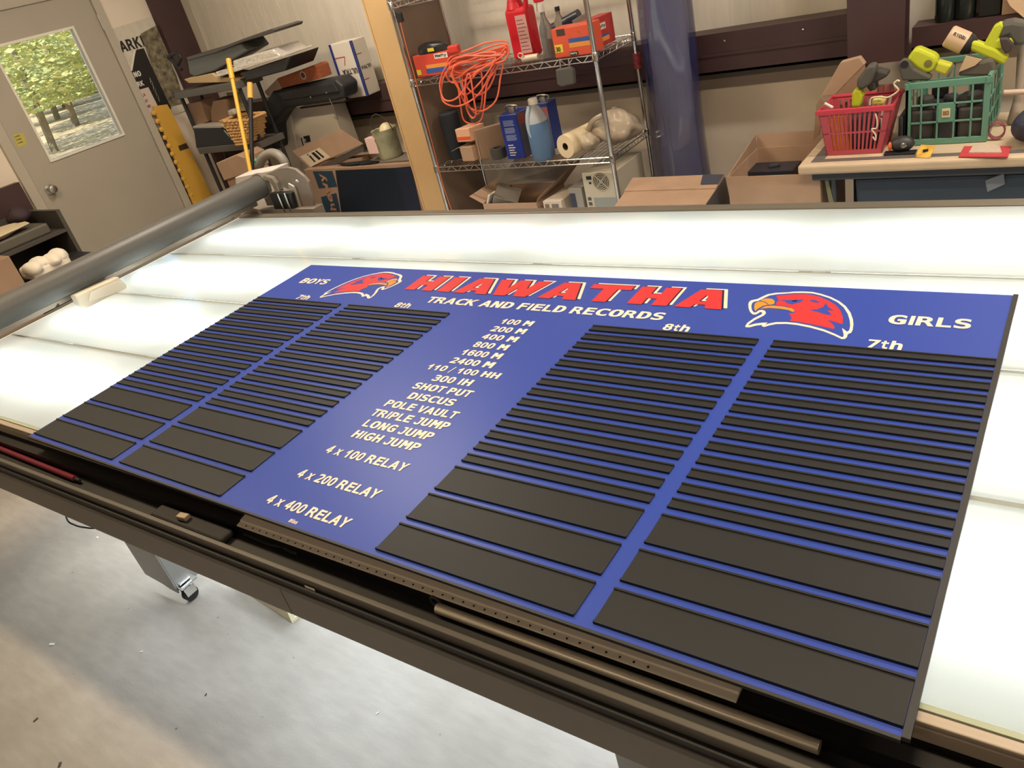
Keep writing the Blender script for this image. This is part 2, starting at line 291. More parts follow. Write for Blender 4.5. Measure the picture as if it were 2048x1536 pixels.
'8': (556, '344,200 317,214 278,219 238,214 212,200 196,179 189,146 196,113 212,92 239,78 278,73 318,78 344,91 360,113 367,146 360,179 71,247 123,283 103,277 131,268 83,301 53,344 43,395 59,462 109,514 184,547 278,558 372,547 447,514 497,462 513,395 503,344 473,301 425,268 453,277 433,283 485,248 518,198 528,139 511,66 459,8 379,-27 278,-38 177,-27 96,8 45,65 28,138 38,198 222,432 209,415 204,388 209,361 222,345 243,335 278,331 313,335 334,345 347,361 352,388 347,416 334,432 313,442 278,447 243,442', '25,27,26 25,28,27 24,28,25 24,29,28 23,29,24 22,63,23 63,62,23 62,29,23 62,61,29 61,30,29 60,30,61 22,48,63 59,30,60 22,49,48 58,30,59 22,50,49 21,50,22 58,31,30 57,31,58 21,51,50 21,52,51 56,31,57 55,31,56 21,53,52 20,53,21 55,32,31 54,32,55 20,54,53 20,32,54 19,17,20 17,32,20 17,35,32 35,33,32 17,33,35 33,36,35 18,16,17 19,33,17 16,19,18 16,33,19 16,36,33 16,37,36 47,2,16 2,37,16 47,3,2 1,37,2 47,4,3 0,37,1 47,5,4 15,37,0 15,38,37 46,5,47 46,6,5 14,38,15 46,7,6 13,38,14 13,39,38 45,7,46 45,8,7 12,39,13 45,9,8 11,39,12 45,10,9 10,39,11 45,39,10 45,40,39 44,40,45 44,41,40 43,41,44 43,42,41'),
'9': (556, '211,279 234,264 271,259 307,265 333,281 351,310 358,352 351,395 333,424 307,440 271,446 235,440 211,426 194,398 188,352 194,307 168,-32 133,-25 77,-9 77,121 155,90 181,83 208,79 234,77 295,88 336,116 364,168 359,134 412,198 370,170 320,153 264,147 166,161 89,203 43,269 28,353 43,437 91,503 169,544 271,558 386,539 469,480 514,387 528,259 511,136 457,42 365,-19 243,-38 205,-37', '38,40,39 37,40,38 37,41,40 36,41,37 36,10,41 10,9,41 9,42,41 36,11,10 36,12,11 8,42,9 35,12,36 35,13,12 7,42,8 35,14,13 6,42,7 6,43,42 34,14,35 5,43,6 34,15,14 4,43,5 34,0,15 3,43,4 34,1,0 33,1,34 2,43,3 33,2,1 2,28,43 28,44,43 33,28,2 32,28,33 32,29,28 27,44,28 32,26,29 26,30,29 32,30,26 30,25,26 31,30,32 18,20,19 18,21,20 18,22,21'),
'/': (278, '-1,-94 195,548 279,548 83,-94', '0,2,1 0,3,2'),
'x': (556, '374,418 528,418 354,203 543,-28 386,-28 278,109 170,-28 13,-28 202,203 28,418 181,418 278,296', '8,10,9 8,11,10 11,1,0 11,2,1 8,2,11 7,2,8 7,5,2 5,3,2 7,6,5 4,3,5'),
't': (333, '99,529 199,529 199,418 322,418 322,312 199,312 199,130 202,100 207,88 216,83 239,79 322,79 322,-28 231,-28 174,-20 130,8 106,59 99,127 99,312 12,312 12,418 99,418', '21,1,0 21,2,1 19,21,20 19,2,21 19,3,2 19,4,3 18,4,19 17,5,18 5,4,18 17,6,5 17,7,6 16,7,17 16,8,7 16,9,8 16,10,9 16,11,10 16,12,11 15,12,16 14,12,15 13,12,14'),
'h': (611, '499,378 535,318 546,243 546,-28 382,-28 382,240 377,280 364,301 347,311 317,315 280,310 254,294 236,265 228,219 228,-28 66,-28 66,570 228,570 228,422 189,380 234,407 287,422 348,428 434,416', '15,17,16 15,19,17 19,18,17 21,23,22 20,23,21 20,0,23 19,0,20 15,12,19 12,11,19 11,10,19 10,0,19 10,9,0 9,1,0 9,8,1 8,2,1 7,2,8 6,2,7 5,2,6 15,13,12 5,3,2 4,3,5 15,14,13'),
's': (556, '380,421 425,413 494,396 494,268 398,302 363,311 328,316 293,318 247,315 223,308 213,301 209,288 212,277 217,272 245,264 314,252 353,247 422,231 477,203 512,162 523,112 505,49 449,0 364,-29 260,-38 212,-36 164,-32 114,-23 33,-7 33,124 139,90 183,80 223,74 260,72 304,75 331,84 343,94 347,104 331,124 254,144 254,144 218,149 142,165 82,193 46,233 34,283 51,344 104,391 184,419 284,427 333,426', '48,50,49 48,0,50 48,1,0 47,1,48 47,2,1 47,4,2 4,3,2 46,6,47 6,5,47 5,4,47 45,8,46 8,7,46 7,6,46 45,9,8 45,10,9 45,11,10 45,12,11 44,12,45 44,13,12 44,14,13 44,15,14 44,16,15 44,17,16 43,17,44 43,18,17 43,19,18 42,19,43 41,19,42 41,20,19 40,20,41 39,20,40 38,20,39 28,30,29 37,20,38 37,21,20 36,21,37 35,21,36 28,31,30 34,21,35 28,32,31 33,21,34 28,33,32 28,21,33 28,22,21 28,23,22 27,23,28 26,23,27 26,24,23 25,24,26'),
'c': (556, '533,144 533,3 471,-19 428,-30 383,-36 336,-38 208,-23 106,24 43,99 23,195 43,290 106,365 208,412 336,428 383,425 427,419 470,409 533,387 533,246 435,298 406,309 374,315 340,317 278,309 237,287 210,250 200,195 210,139 237,102 279,80 340,72 376,74 409,81 438,91', '12,14,13 12,15,14 12,16,15 11,16,12 11,17,16 11,21,17 21,20,17 20,19,17 19,18,17 10,22,11 22,21,11 10,23,22 10,24,23 9,24,10 9,25,24 9,26,25 9,27,26 8,27,9 33,1,0 8,28,27 8,29,28 7,29,8 32,1,33 31,1,32 7,30,29 30,1,31 7,1,30 6,1,7 6,2,1 6,3,2 5,3,6 5,4,3'),
'e': (556, '470,368 518,298 533,213 533,152 180,152 180,180 189,131 213,99 251,80 307,72 340,74 378,81 418,92 514,128 514,0 443,-20 396,-30 350,-36 303,-38 189,-23 98,25 41,100 23,195 41,288 96,363 183,412 293,428 393,413 193,258 375,258 372,271 354,297 329,311 290,317 249,311 218,294 195,267', '25,27,26 25,0,27 24,0,25 24,1,0 23,33,24 33,1,24 23,34,33 32,1,33 31,1,32 23,35,34 31,2,1 30,2,31 23,36,35 22,36,23 29,2,30 22,28,36 28,2,29 22,2,28 22,3,2 21,5,22 5,3,22 21,4,5 6,3,5 21,6,4 6,3,4 21,7,6 12,14,13 20,7,21 20,8,7 11,14,12 10,14,11 20,9,8 9,14,10 20,14,9 19,14,20 19,15,14 19,16,15 18,16,19 18,17,16'),
'w': (778, '165,-28 4,418 191,418 266,192 314,304 463,304 512,191 587,418 774,418 613,-28 452,-28 389,113 326,-28', '0,2,1 0,3,2 6,8,7 6,9,8 3,5,4 3,6,5 0,6,3 0,11,6 11,9,6 0,12,11 10,9,11'),
'y': (556, '548,418 406,115 384,68 357,8 322,-67 299,-108 272,-138 238,-159 198,-172 155,-176 57,-176 57,-67 134,-67 155,-64 166,-58 182,-36 203,6 8,418 163,418 279,164 393,418', '16,18,17 16,19,18 19,0,20 19,1,0 16,1,19 16,2,1 16,3,2 16,4,3 15,4,16 14,4,15 13,4,14 12,4,13 10,12,11 10,4,12 10,5,4 10,6,5 10,7,6 10,8,7 10,9,8'),
'r': (389, '364,391 364,257 301,299 284,306 266,311 247,312 203,304 174,284 155,248 148,192 148,-28 24,-28 24,418 148,418 148,422 117,368 153,401 199,421 249,427 278,426 304,420 328,411', '17,19,18 17,20,19 15,13,14 16,20,17 16,21,20 11,15,12 15,13,12 16,0,21 15,0,16 15,3,0 3,2,0 2,1,0 11,8,15 8,7,15 7,6,15 6,5,15 5,4,15 4,3,15 11,9,8 11,10,9'),
'f': (333, '233,570 332,570 332,461 240,461 220,458 214,454 210,447 208,423 208,418 332,418 332,312 208,312 208,-28 97,-28 97,312 2,312 2,418 97,418 97,419 105,482 131,532 176,561', '21,1,0 21,2,1 20,2,21 19,2,20 18,4,19 4,3,19 3,2,19 18,5,4 18,6,5 18,7,6 18,8,7 17,8,18 15,17,16 15,8,17 15,9,8 15,10,9 14,10,15 13,11,14 11,10,14 13,12,11'),
'0': (556, '342,109 361,166 368,259 361,353 342,410 315,435 278,443 241,435 214,410 195,353 188,259 195,166 214,109 241,84 278,76 315,84 469,479 514,385 528,259 514,134 469,41 389,-19 278,-39 166,-19 86,40 42,134 28,259 42,385 87,479 166,538 278,558 389,538', '29,31,30 29,16,31 28,16,29 28,6,16 6,5,16 5,17,16 27,7,28 7,6,28 27,8,7 4,17,5 27,9,8 3,17,4 26,9,27 3,18,17 26,10,9 2,18,3 25,10,26 25,11,10 1,18,2 1,19,18 25,12,11 0,19,1 0,20,19 24,12,25 24,13,12 15,20,0 24,14,13 14,20,15 24,20,14 24,21,20 23,21,24 23,22,21'),
'I': (278, '55,-28 223,-28 223,548 55,548', '0,1,2,3'),
'l': (278, '60,-28 218,-28 218,574 60,574', '0,1,2,3'),
'i': (278, '60,-28 218,-28 218,418 60,418 60,478 218,478 218,574 60,574', '0,1,2,3 4,5,6,7'),
'1': (556, '240,-28 400,-28 400,548 265,548 190,453 75,388 75,248 160,276 240,333', '0,1,8 8,1,2 8,2,3 8,3,4 8,4,7 7,4,5 7,5,6'),
' ': (278, '', ''),
}
# ================================================================ THE SETTING
XL, YB, ZC = -3.3, 3.46, 3.3
def concrete():
    m = bpy.data.materials.new('concrete_floor'); m.use_nodes = True; t = m.node_tree; b = t.nodes['Principled BSDF']
    tc = t.nodes.new('ShaderNodeTexCoord')
    def noise(sc_, det, st=None):
        n = t.nodes.new('ShaderNodeTexNoise'); n.inputs['Scale'].default_value = sc_; n.inputs['Detail'].default_value = det
        src = tc.outputs['Object']
        if st:
            mp = t.nodes.new('ShaderNodeMapping'); mp.inputs['Scale'].default_value = st; mp.inputs['Rotation'].default_value = (0, 0, .5)
            t.links.new(src, mp.inputs[0]); src = mp.outputs[0]
        t.links.new(src, n.inputs['Vector']); return n
    a = noise(1.6, 6); c = noise(9, 5, (1, 4, 1)); e = noise(140, 2)
    r = t.nodes.new('ShaderNodeValToRGB'); r.color_ramp.elements[0].position = .32; r.color_ramp.elements[1].position = .68
    r.color_ramp.elements[0].color = (.29, .255, .215, 1); r.color_ramp.elements[1].color = (.42, .38, .33, 1)
    t.links.new(a.outputs[0], r.inputs[0])
    r2 = t.nodes.new('ShaderNodeValToRGB'); r2.color_ramp.elements[0].position = .3; r2.color_ramp.elements[1].position = .7
    r2.color_ramp.elements[0].color = (.86, .86, .86, 1); r2.color_ramp.elements[1].color = (1.0, 1.0, 1.0, 1)
    t.links.new(c.outputs[0], r2.inputs[0])
    mx = t.nodes.new('ShaderNodeMixRGB'); mx.blend_type = 'MULTIPLY'; mx.inputs[0].default_value = 1
    t.links.new(r.outputs[0], mx.inputs[1]); t.links.new(r2.outputs[0], mx.inputs[2])
    vo = t.nodes.new('ShaderNodeTexVoronoi'); vo.inputs['Scale'].default_value = 9; t.links.new(tc.outputs['Object'], vo.inputs['Vector'])
    r3 = t.nodes.new('ShaderNodeValToRGB'); r3.color_ramp.elements[0].position = .02; r3.color_ramp.elements[1].position = .05
    r3.color_ramp.elements[0].color = (.45, .42, .38, 1); r3.color_ramp.elements[1].color = (1, 1, 1, 1)
    t.links.new(vo.outputs['Distance'], r3.inputs[0])
    m2 = t.nodes.new('ShaderNodeMixRGB'); m2.blend_type = 'MULTIPLY'; m2.inputs[0].default_value = 1
    t.links.new(mx.outputs[0], m2.inputs[1]); t.links.new(r3.outputs[0], m2.inputs[2])
    t.links.new(m2.outputs[0], b.inputs['Base Color'])
    b.inputs['Roughness'].default_value = .42; b.inputs['Specular IOR Level'].default_value = .35
    bp = t.nodes.new('ShaderNodeBump'); bp.inputs['Strength'].default_value = .12; bp.inputs['Distance'].default_value = .002
    t.links.new(e.outputs[0], bp.inputs['Height']); t.links.new(bp.outputs[0], b.inputs['Normal'])
    return m
M_vinyl = mat('white_vinyl_insulation', (228, 220, 206), .42, var=.06, vscale=2, bump=.5, bscale=6, stretch=(7, 1, 1.2))
M_wall = mat('tan_wall_panel', (232, 219, 202), .5, var=.05, vscale=2)
M_maroon = mat('maroon_steel', (72, 51, 53), .45, var=.1, vscale=5)
M_ceil = mat('ceiling_vinyl', (190, 180, 165), .6)
M_door = mat('door_paint', (176, 168, 154), .38, var=.03, vscale=3)
M_doorf = mat('door_frame_paint', (186, 178, 164), .4)
M_black = mat('matte_black', (34, 34, 36), .55)
M_steel = mat('brushed_steel', (190, 188, 182), .3, metal=1)
M_chrome = mat('chrome', (215, 215, 215), .16, metal=1)
M_white = mat('white_plastic', (226, 222, 214), .4)

ST('floor', MB().box(XL, -6, -.1, 7, YB, 0), concrete())
ST('ceiling', MB().box(XL - .1, -6, ZC, 7, YB + .1, ZC + .08), M_ceil)
GZ0, GZ1 = .962, 1.154
ST('wall_back', MB().box(XL - .1, YB, 0, 7, YB + .1, ZC), M_vinyl)
ST('wall_back_lower', MB().box(XL, YB - .012, 0, 7, YB - .001, GZ0 - .055), M_wall)
ST('trim_1', MB().box(XL, YB - .016, GZ0 - .055, 7, YB - .002, GZ0), mat('grey_base_strip', (150, 146, 138), .45))
ST('wall_right', MB().box(7, -6, 0, 7.1, YB, ZC), M_wall)
ST('wall_front', MB().box(XL - .1, -6.1, 0, 7, -6, ZC), M_wall)
# back girt: a channel with a rolled centre line and screws
GZ2 = 1.058
g = ST('trim_2', MB().box(XL, YB - .16, GZ1 - .015, 1.59, YB - .017, GZ1).box(XL, YB - .16, GZ0, 1.59, YB - .145, GZ1 - .015).box(XL, YB - .166, GZ0 + .085, 1.59, YB - .16, GZ0 + .1).box(XL, YB - .16, GZ0, 1.59, YB - .017, GZ0 + .012).box(1.84, YB - .16, GZ2 - .015, 7, YB - .017, GZ2).box(1.84, YB - .16, GZ0, 7, YB - .145, GZ2 - .015).box(1.84, YB - .16, GZ0, 7, YB - .017, GZ0 + .012), M_maroon)
g['label'] = 'long maroon steel girt along the back wall'
for sx in (-2.2, -1.3, .25, 1.0, 1.38):
    ST('screw', MB().lathe((sx, YB - .16, GZ1 - .04), (0, -1, 0), [(.006, 0), (.006, .004), (.002, .006)], 8), M_steel, g)
# maroon columns
def icol(name, x0, x1, y0, y1, label):
    mb = MB().box(x0, y0, .95, x1, y0 + .012, ZC).box((x0 + x1) / 2 - .006, y0 + .012, .95, (x0 + x1) / 2 + .006, y1 - .012, ZC).box(x0, y1 - .012, .95, x1, y1, ZC)
    o = ST(name, mb, M_maroon); o['label'] = label; return o
icol('trim_3', 1.60, 1.83, 3.19, 3.294, 'maroon steel column behind the folding table')
ST('trim_12', MB().box(1.63, 3.24, 0, 1.68, 3.29, .949), mat('matte_black', (34, 34, 36), .55))['label'] = 'black post under the maroon column'
ST('trim_4', MB().box(XL + .001, 3.13, 0, XL + .05, 3.385, ZC), M_maroon)['label'] = 'dark maroon corner column beside the door'
ST('trim_5', MB().box(XL + .001, 3.39, 0, XL + .03, 3.455, ZC), mat('corner_flashing', (176, 166, 150), .4))
# left wall around the door
FY0, FY1, FZ = 1.672, 2.77, 2.19
ST('wall_left', MB().box(XL - .12, -6, 0, XL, FY0, ZC).box(XL - .12, FY1, 0, XL, YB, ZC).box(XL - .12, FY0, FZ, XL, FY1, ZC), M_wall)
ST('trim_6', MB().box(XL + .001, -6, GZ0, XL + .06, FY0 - .03, GZ1), M_maroon)['label'] = 'maroon girt on the left wall'
# door frame
fr = MB().box(XL - .1, FY0, 0, XL + .025, FY0 + .07, FZ).box(XL - .1, FY1 - .06, 0, XL + .025, FY1, FZ).box(XL - .1, FY0 + .07, FZ - .06, XL + .025, FY1 - .06, FZ)
ST('trim_7', fr, M_doorf, bev=.004)['label'] = 'painted steel door frame'
DY0, DY1, DZ = FY0 + .073, FY1 - .063, FZ - .063
WY0, WY1, WZ0, WZ1 = 1.917, 2.51, 1.193, 1.951
dr = link('door_1', None, None, V((XL, (DY0 + DY1) / 2, 0))); tag(dr, 'grey painted exterior door with a square window', 'door', kind='structure')
dx0, dx1 = XL - .035, XL + .008
P('door_slab', MB().box(dx0, DY0, .012, dx1, WY0, DZ).box(dx0, WY1, .012, dx1, DY1, DZ).box(dx0, WY0, .012, dx1, WY1, WZ0).box(dx0, WY0, WZ1, dx1, WY1, DZ), M_door, dr)
wt = .016
P('window_bead', MB().box(dx0, WY0, WZ0, dx1 + .008, WY0 + wt, WZ1).box(dx0, WY1 - wt, WZ0, dx1 + .008, WY1, WZ1).box(dx0, WY0 + wt, WZ0, dx1 + .008, WY1 - wt, WZ0 + wt).box(dx0, WY0 + wt, WZ1 - wt, dx1 + .008, WY1 - wt, WZ1), mat('window_bead', (236, 232, 220), .35), dr)
mg = mat('window_glass', (250, 252, 250), .02, trans=1, ior=1.02, spec=.3)
P('window_pane', MB().box(XL - .018, WY0 + wt, WZ0 + wt, XL - .014, WY1 - wt, WZ1 - wt), mg, dr)
kc = V((dx1, 1.822, 1.036))
P('door_knob', MB().lathe(kc, (1, 0, 0), [(.034, 0), (.034, .006), (.014, .010), (.012, .03), (.026, .036), (.03, .05), (.026, .062), (.012, .066)], 20), M_steel, dr, smooth=True)
for hz in (1.93, 1.06, .25):
    P('hinge', MB().cyl((dx1 + .006, DY1 + .004, hz - .05), (dx1 + .006, DY1 + .004, hz + .05), .007, n=8), M_steel, dr)
sn = P('sticky_note', MB().prism(poly_x([(25, 270), (47, 265), (54, 288), (36, 295)], dx1 + .0005), (.001, 0, 0)), mat('yellow_note', (196, 184, 92), .7), dr)
for k in range(3):
    TX('ILMIE', PX(30 + k * 3.2, 275.5 + k * 6.2, dx1 + .0016), (0, 1, 0), (0, 0, 1), .035, .008, mat('note_ink', (70, 66, 40), .8), sn, bold=0)
# maroon holder and things on the left wall left of the door are further below
# ceiling lamp housings, added lamps included
for (lx, ly, lz), pw in LAMPS:
    lab_ = 'warm linear ceiling lamp ' + ('added to brighten the back wall on the left' if (ly > 1 and lx < 0) else 'added to brighten the back wall above the folding table' if ly > 1 else 'over the left part of the light table' if (lx < 0) else 'over the right part of the light table' if lx < 2.5 and ly > 0 else 'over the far right of the workshop' if (ly > 0 and lx > 4) else 'added as unseen fill behind the viewer to the left' if lx < 2 else 'added as unseen fill behind the viewer to the right')
    lampt = T('ceiling_light', lab_, 'lamp', (lx, ly, ZC), group='ceiling lamps')
    P('housing', MB().box(lx - .6, ly - .1, 3.06, lx + .6, ly + .1, 3.1), M_white, lampt)
    P('diffuser', MB().box(lx - .585, ly - .085, 3.035, lx + .585, ly + .085, 3.0595), mat('lamp_diffuser', (255, 240, 215), .4, emit=((255, 226, 180), 6)), lampt)
    for s_ in (-.4, .4): P('hanger', MB().cyl((lx + s_, ly, 3.1), (lx + s_, ly, ZC), .004, n=6), M_steel, lampt)

# ---------------------------------------------------------------- outdoors, seen through the door window
ST('ground_outside', MB().box(-60, -40, -.35, XL - .13, 50, -.3), mat('leaf_litter', (206, 186, 150), .9, var=.35, vscale=1.4))
M_bark = mat('bark', (150, 136, 112), .9, var=.2, vscale=6)
M_leaf = mat('leaf', (206, 210, 138), .6, var=.35, vscale=.8)
rt = random.Random(3)
trees = [(-14, 5.9, 'slender'), (-19.2, 9.2, 'broad'), (-24.4, 12.6, 'leaning'), (-29.6, 14.6, 'tall'), (-34.8, 17.6, 'distant'), (-40, 21, 'farthest'), (-14.5, 12, 'young'), (-20, 16, 'bushy')]
for tx_, ty_, w_ in trees:
    tr = T('tree', w_ + ' green leafy tree seen through the door window', 'tree', (tx_, ty_, -.3), group='trees outside')
    P('trunk', MB().tube(cat_rom([(tx_, ty_, -.3), (tx_ + .1, ty_ + .1, 1.2), (tx_ - .05, ty_ + .25, 3), (tx_ + .1, ty_ + .1, 6)], 4), .09 + .06 * rt.random(), 8), M_bark, tr)
    lm = MB(); n_ = 4200
    for k in range(n_):
        a_ = rt.uniform(0, 6.28); rr = rt.uniform(.1, 1) ** .6 * 2.4; zlo = 1.81 - .05 * (2.54 - tx_); z_ = rt.uniform(zlo, zlo + 2.2) if rt.random() < .55 else rt.uniform(zlo, 6.2)
        rr *= min(1, .5 + (z_ - zlo) / 2)
        c_ = V((tx_ + rr * math.cos(a_), ty_ + rr * math.sin(a_), z_)); s_ = rt.uniform(.05, .11) * (1 + (-14 - tx_) * .03)
        R_ = Matrix.Rotation(rt.uniform(0, 6.28), 3, 'Z') @ Matrix.Rotation(rt.uniform(-1.2, 1.2), 3, 'X')
        lm.add([c_ + R_ @ V(q) for q in ((-s_, 0, 0), (0, -s_ * .5, 0), (s_, 0, 0), (0, s_ * .5, 0))], [(0, 1, 2, 3)])
    P('foliage', lm, M_leaf, tr, kind='stuff')
# ================================================================ LIGHT TABLE
TZ = .85
GT = .8440                       # top of the glass
RT_ = Matrix.Rotation(math.radians(.5), 4, 'Z')
def rot_tab(mb):
    mb.v = [RT_ @ p for p in mb.v]; return mb
X0, X1 = -1.14, 4.6
lt = T('light_table', 'long flatbed work table with a glowing white glass top', 'table', (1.5, .8, 0))
def opal():
    m = bpy.data.materials.new('opal_glass'); m.use_nodes = True; t = m.node_tree; t.nodes.clear()
    out = t.nodes.new('ShaderNodeOutputMaterial')
    tr = t.nodes.new('ShaderNodeBsdfTranslucent'); tr.inputs[0].default_value = (.80, .83, .80, 1)
    df = t.nodes.new('ShaderNodeBsdfDiffuse'); df.inputs[0].default_value = (.62, .64, .62, 1)
    gl = t.nodes.new('ShaderNodeBsdfGlossy'); gl.inputs['Roughness'].default_value = .03; gl.inputs[0].default_value = (1, 1, 1, 1)
    m1 = t.nodes.new('ShaderNodeMixShader'); m1.inputs[0].default_value = .2
    t.links.new(tr.outputs[0], m1.inputs[1]); t.links.new(df.outputs[0], m1.inputs[2])
    fr_ = t.nodes.new('ShaderNodeFresnel'); fr_.inputs[0].default_value = 1.5
    m2 = t.nodes.new('ShaderNodeMixShader')
    t.links.new(fr_.outputs[0], m2.inputs[0]); t.links.new(m1.outputs[0], m2.inputs[1]); t.links.new(gl.outputs[0], m2.inputs[2])
    t.links.new(m2.outputs[0], out.inputs[0]); return m
M_opal = opal()
M_seal = mat('glass_joint', (150, 156, 150), .5)
M_tan = mat('tan_aluminium', (180, 166, 150), .4, metal=.2, var=.06, vscale=30, stretch=(.2, 4, 1))
M_olive = mat('olive_grey_steel', (92, 88, 82), .45, metal=.2, var=.05, vscale=6)
M_olive2 = mat('fascia_steel', (124, 121, 116), .5, metal=.1, var=.05, vscale=4)
M_tray = mat('black_tray', (22, 20, 20), .5)
M_leg = mat('grey_leg_steel', (150, 148, 144), .4, metal=.4)
joints = [.044, .470, .878, 1.297, 1.750]
for i in range(4):
    a, b = joints[i] + (.006 if i else 0), joints[i + 1] - (.006 if i < 3 else 0)
    # a single-sided sheet of light-scattering glass
    P('glass_panel', rot_tab(MB().add([(X0, a, GT), (X1, a, GT), (X1, b, GT), (X0, b, GT)], [(0, 1, 2, 3)])), M_opal, lt)
for j in joints[1:-1]:
    P('joint_strip', rot_tab(MB().box(X0, j - .0055, GT - .006, X1, j + .0055, GT - .001)), M_seal, lt)
P('glass_edge', rot_tab(MB().box(X0, .034, GT - .008, X1, .0435, GT - .0005)), mat('green_glass_edge', (176, 186, 164), .25), lt)
# light box sides and LED strips
M_boxw = mat('light_box_white', (235, 235, 232), .6)
P('light_box', rot_tab(MB().box(X0, .022, .70, X1, .033, GT - .013).box(X0, 1.752, .70, X1, 1.765, GT - .009).box(X0 - .012, .03, .70, X0, 1.765, GT - .001)), M_boxw, lt)
M_led = mat('led_strip_glow', (250, 255, 252), .5, emit=((246, 255, 250), 1.0))
tubes_y = [.262, .674, 1.088, 1.525]
segx = [-1.10, -.07, .92, 1.91, 2.90, 3.6]
LEDZ = .735
for ty in tubes_y:
    for k in range(len(segx) - 1):
        xa, xb = segx[k] + .05, segx[k + 1] - .05
        P('led_strip', rot_tab(MB().box(xa, ty - .02, LEDZ - .012, xb, ty + .02, LEDZ)), M_led, lt)
        cxy = RT_ @ V(((xa + xb) / 2, ty, 0))
        area('led_light', V((cxy.x, cxy.y, LEDZ + .002)) - org(lt), xb - xa, .035, 2.6 * (xb - xa), (.92, 1.0, .97), (PI, 0, math.radians(.5)), lt)
        area('led_light', V((cxy.x, cxy.y, LEDZ - .014)) - org(lt), xb - xa, .035, 4.8 * (xb - xa), (.84, .94, 1.0), (0, 0, math.radians(.5)), lt)
# cross bars that carry the strips
for xb in segx:
    P('cross_bar', rot_tab(MB().box(xb - .012, .046, .695, xb + .012, 1.751, .72)), M_boxw, lt)
# back edge rail
P('back_rail', rot_tab(MB().box(X0, 1.751, GT - .05, X1, 1.80, GT + .005)), mat('back_rail', (120, 114, 104), .4, metal=.4), lt, bev=.004)
P('end_rail', rot_tab(MB().box(X0 - .045, .0, GT - .06, X0 - .0125, 1.80, GT + .002)), M_olive, lt, bev=.003)
# front edge: tan extrusion, tray, front rail with slot, fascia
P('front_edge', rot_tab(MB().box(X0, .016, GT - .012, X1, .0335, GT - .003).box(X0, .0145, GT - .040, X1, .0215, GT - .0125)), M_tan, lt, bev=.002)
P('tray', rot_tab(MB().box(X0, -.068, .742, X1, .0215, .765).box(X0, .0145, .7655, X1, .0215, GT - .041).box(X0, -.017, .7655, X1, .014, .7945)), M_tray, lt)
P('front_rail', rot_tab(MB().box(X0, -.081, .768, X1, -.0685, .791)), M_olive, lt, bev=.002)
P('slot', rot_tab(MB().box(X0, -.0895, .752, X1, -.0695, .7675)), M_black, lt)
P('rail_lip', rot_tab(MB().box(X0, -.0925, .735, X1, -.0695, .7515)), M_olive, lt, bev=.0015)
sx_ = [X0, 1.222, 3.4, X1]
for k in range(3):
    P('fascia_panel', rot_tab(MB().box(sx_[k] + .0012, -.088, .648, sx_[k + 1] - .0012, -.072, .734)), M_olive2, lt, bev=.0015)
pt = RT_ @ V((1.0, 0, 0))
lp = PY(618, 1172, -.072)
P('rail_label', MB().obox((lp.x, -.0843 + .0087 * lp.x, .771), (.03, .001, .007), math.radians(.5)), mat('label_white', (210, 205, 196), .5), lt)
# legs with casters
def leg(x0, y0):
    x1 = x0 + .2
    hi = .70
    # folded steel leg with a cut-back lower corner
    prof = [(x0, hi), (x0, .075), (x0 + .11, .062), (x0 + .15, .05), (x1, .046), (x1, hi)]
    mb = MB().prism([(x, y0, z) for x, z in prof], (0, .006, 0)).box(x1 - .006, y0 + .006, .055, x1, y0 + .12, hi)
    lg = P('leg', rot_tab(mb), M_leg, lt, bev=.002)
    cc = V((x1 + .018, y0 + .03, .028))
    P('caster_plate', rot_tab(MB().box(x1 + .001, y0 + .005, .066, x1 + .03, y0 + .075, .072).box(x1 + .001, y0 + .015, .076, x1 + .012, y0 + .06, .084)), M_chrome, lg)
    P('caster_fork', rot_tab(MB().prism([(x1 + .036, y0 + .01, .03), (x1 + .036, y0 + .052, .03), (x1 + .034, y0 + .052, .064), (x1 + .034, y0 + .01, .064)], (-.003, 0, 0)).prism([(x1 + .004, y0 + .01, .03), (x1 + .004, y0 + .052, .03), (x1 + .004, y0 + .052, .064), (x1 + .004, y0 + .01, .064)], (-.003, 0, 0))), M_chrome, lg)
    P('caster_wheel', rot_tab(MB().cyl((cc.x - .011, cc.y, cc.z), (cc.x + .011, cc.y, cc.z), .028, n=20)), mat('rubber', (40, 38, 36), .7), lg, smooth=True)
for lx in (-.19, 1.845, 4.0):
    for ly in (.12, 1.5):
        leg(lx, ly)
P('floor_beam', rot_tab(MB().box(X0 + .2, .8, .6, X1 - .2, .86, .69)), M_leg, lt)

# ---------------------------------------------------------------- things in the front tray
def tab(x, y, z): return RT_ @ V((x, y, z))
ZT = .7655
# perforated aluminium straightedge leaning on the tray edge
a0 = PZ(480, 1043, .80); a1 = PZ(1478, 1388, .80)
st = T('straightedge', 'long tan metal straightedge with a row of dots in the tray', 'ruler', ((a0.x + a1.x) / 2, -.02, ZT))
M_rul = mat('tan_metal', (240, 228, 208), .4)
P('blade', rot_tab(MB().prism([(a0.x, .013, .807), (a0.x, -.006, .8035), (a0.x, -.0075, .8005), (a0.x, -.0195, .7985), (a0.x, -.0195, .795), (a0.x, .013, .795)], (a1.x - a0.x, 0, 0))), M_rul, st, bev=.0008)
M_dot = mat('mark_ink', (48, 40, 36), .6)
k = 0; x = a0.x + .03
while x < a1.x - .12:
    c = tab(x, -.0135, .7994)
    P('mark', MB().lathe(c, (0, -.15, 1), [(.0022, -.001), (.0022, .0006)], 6), M_dot, st)
    x += .0247; k += 1
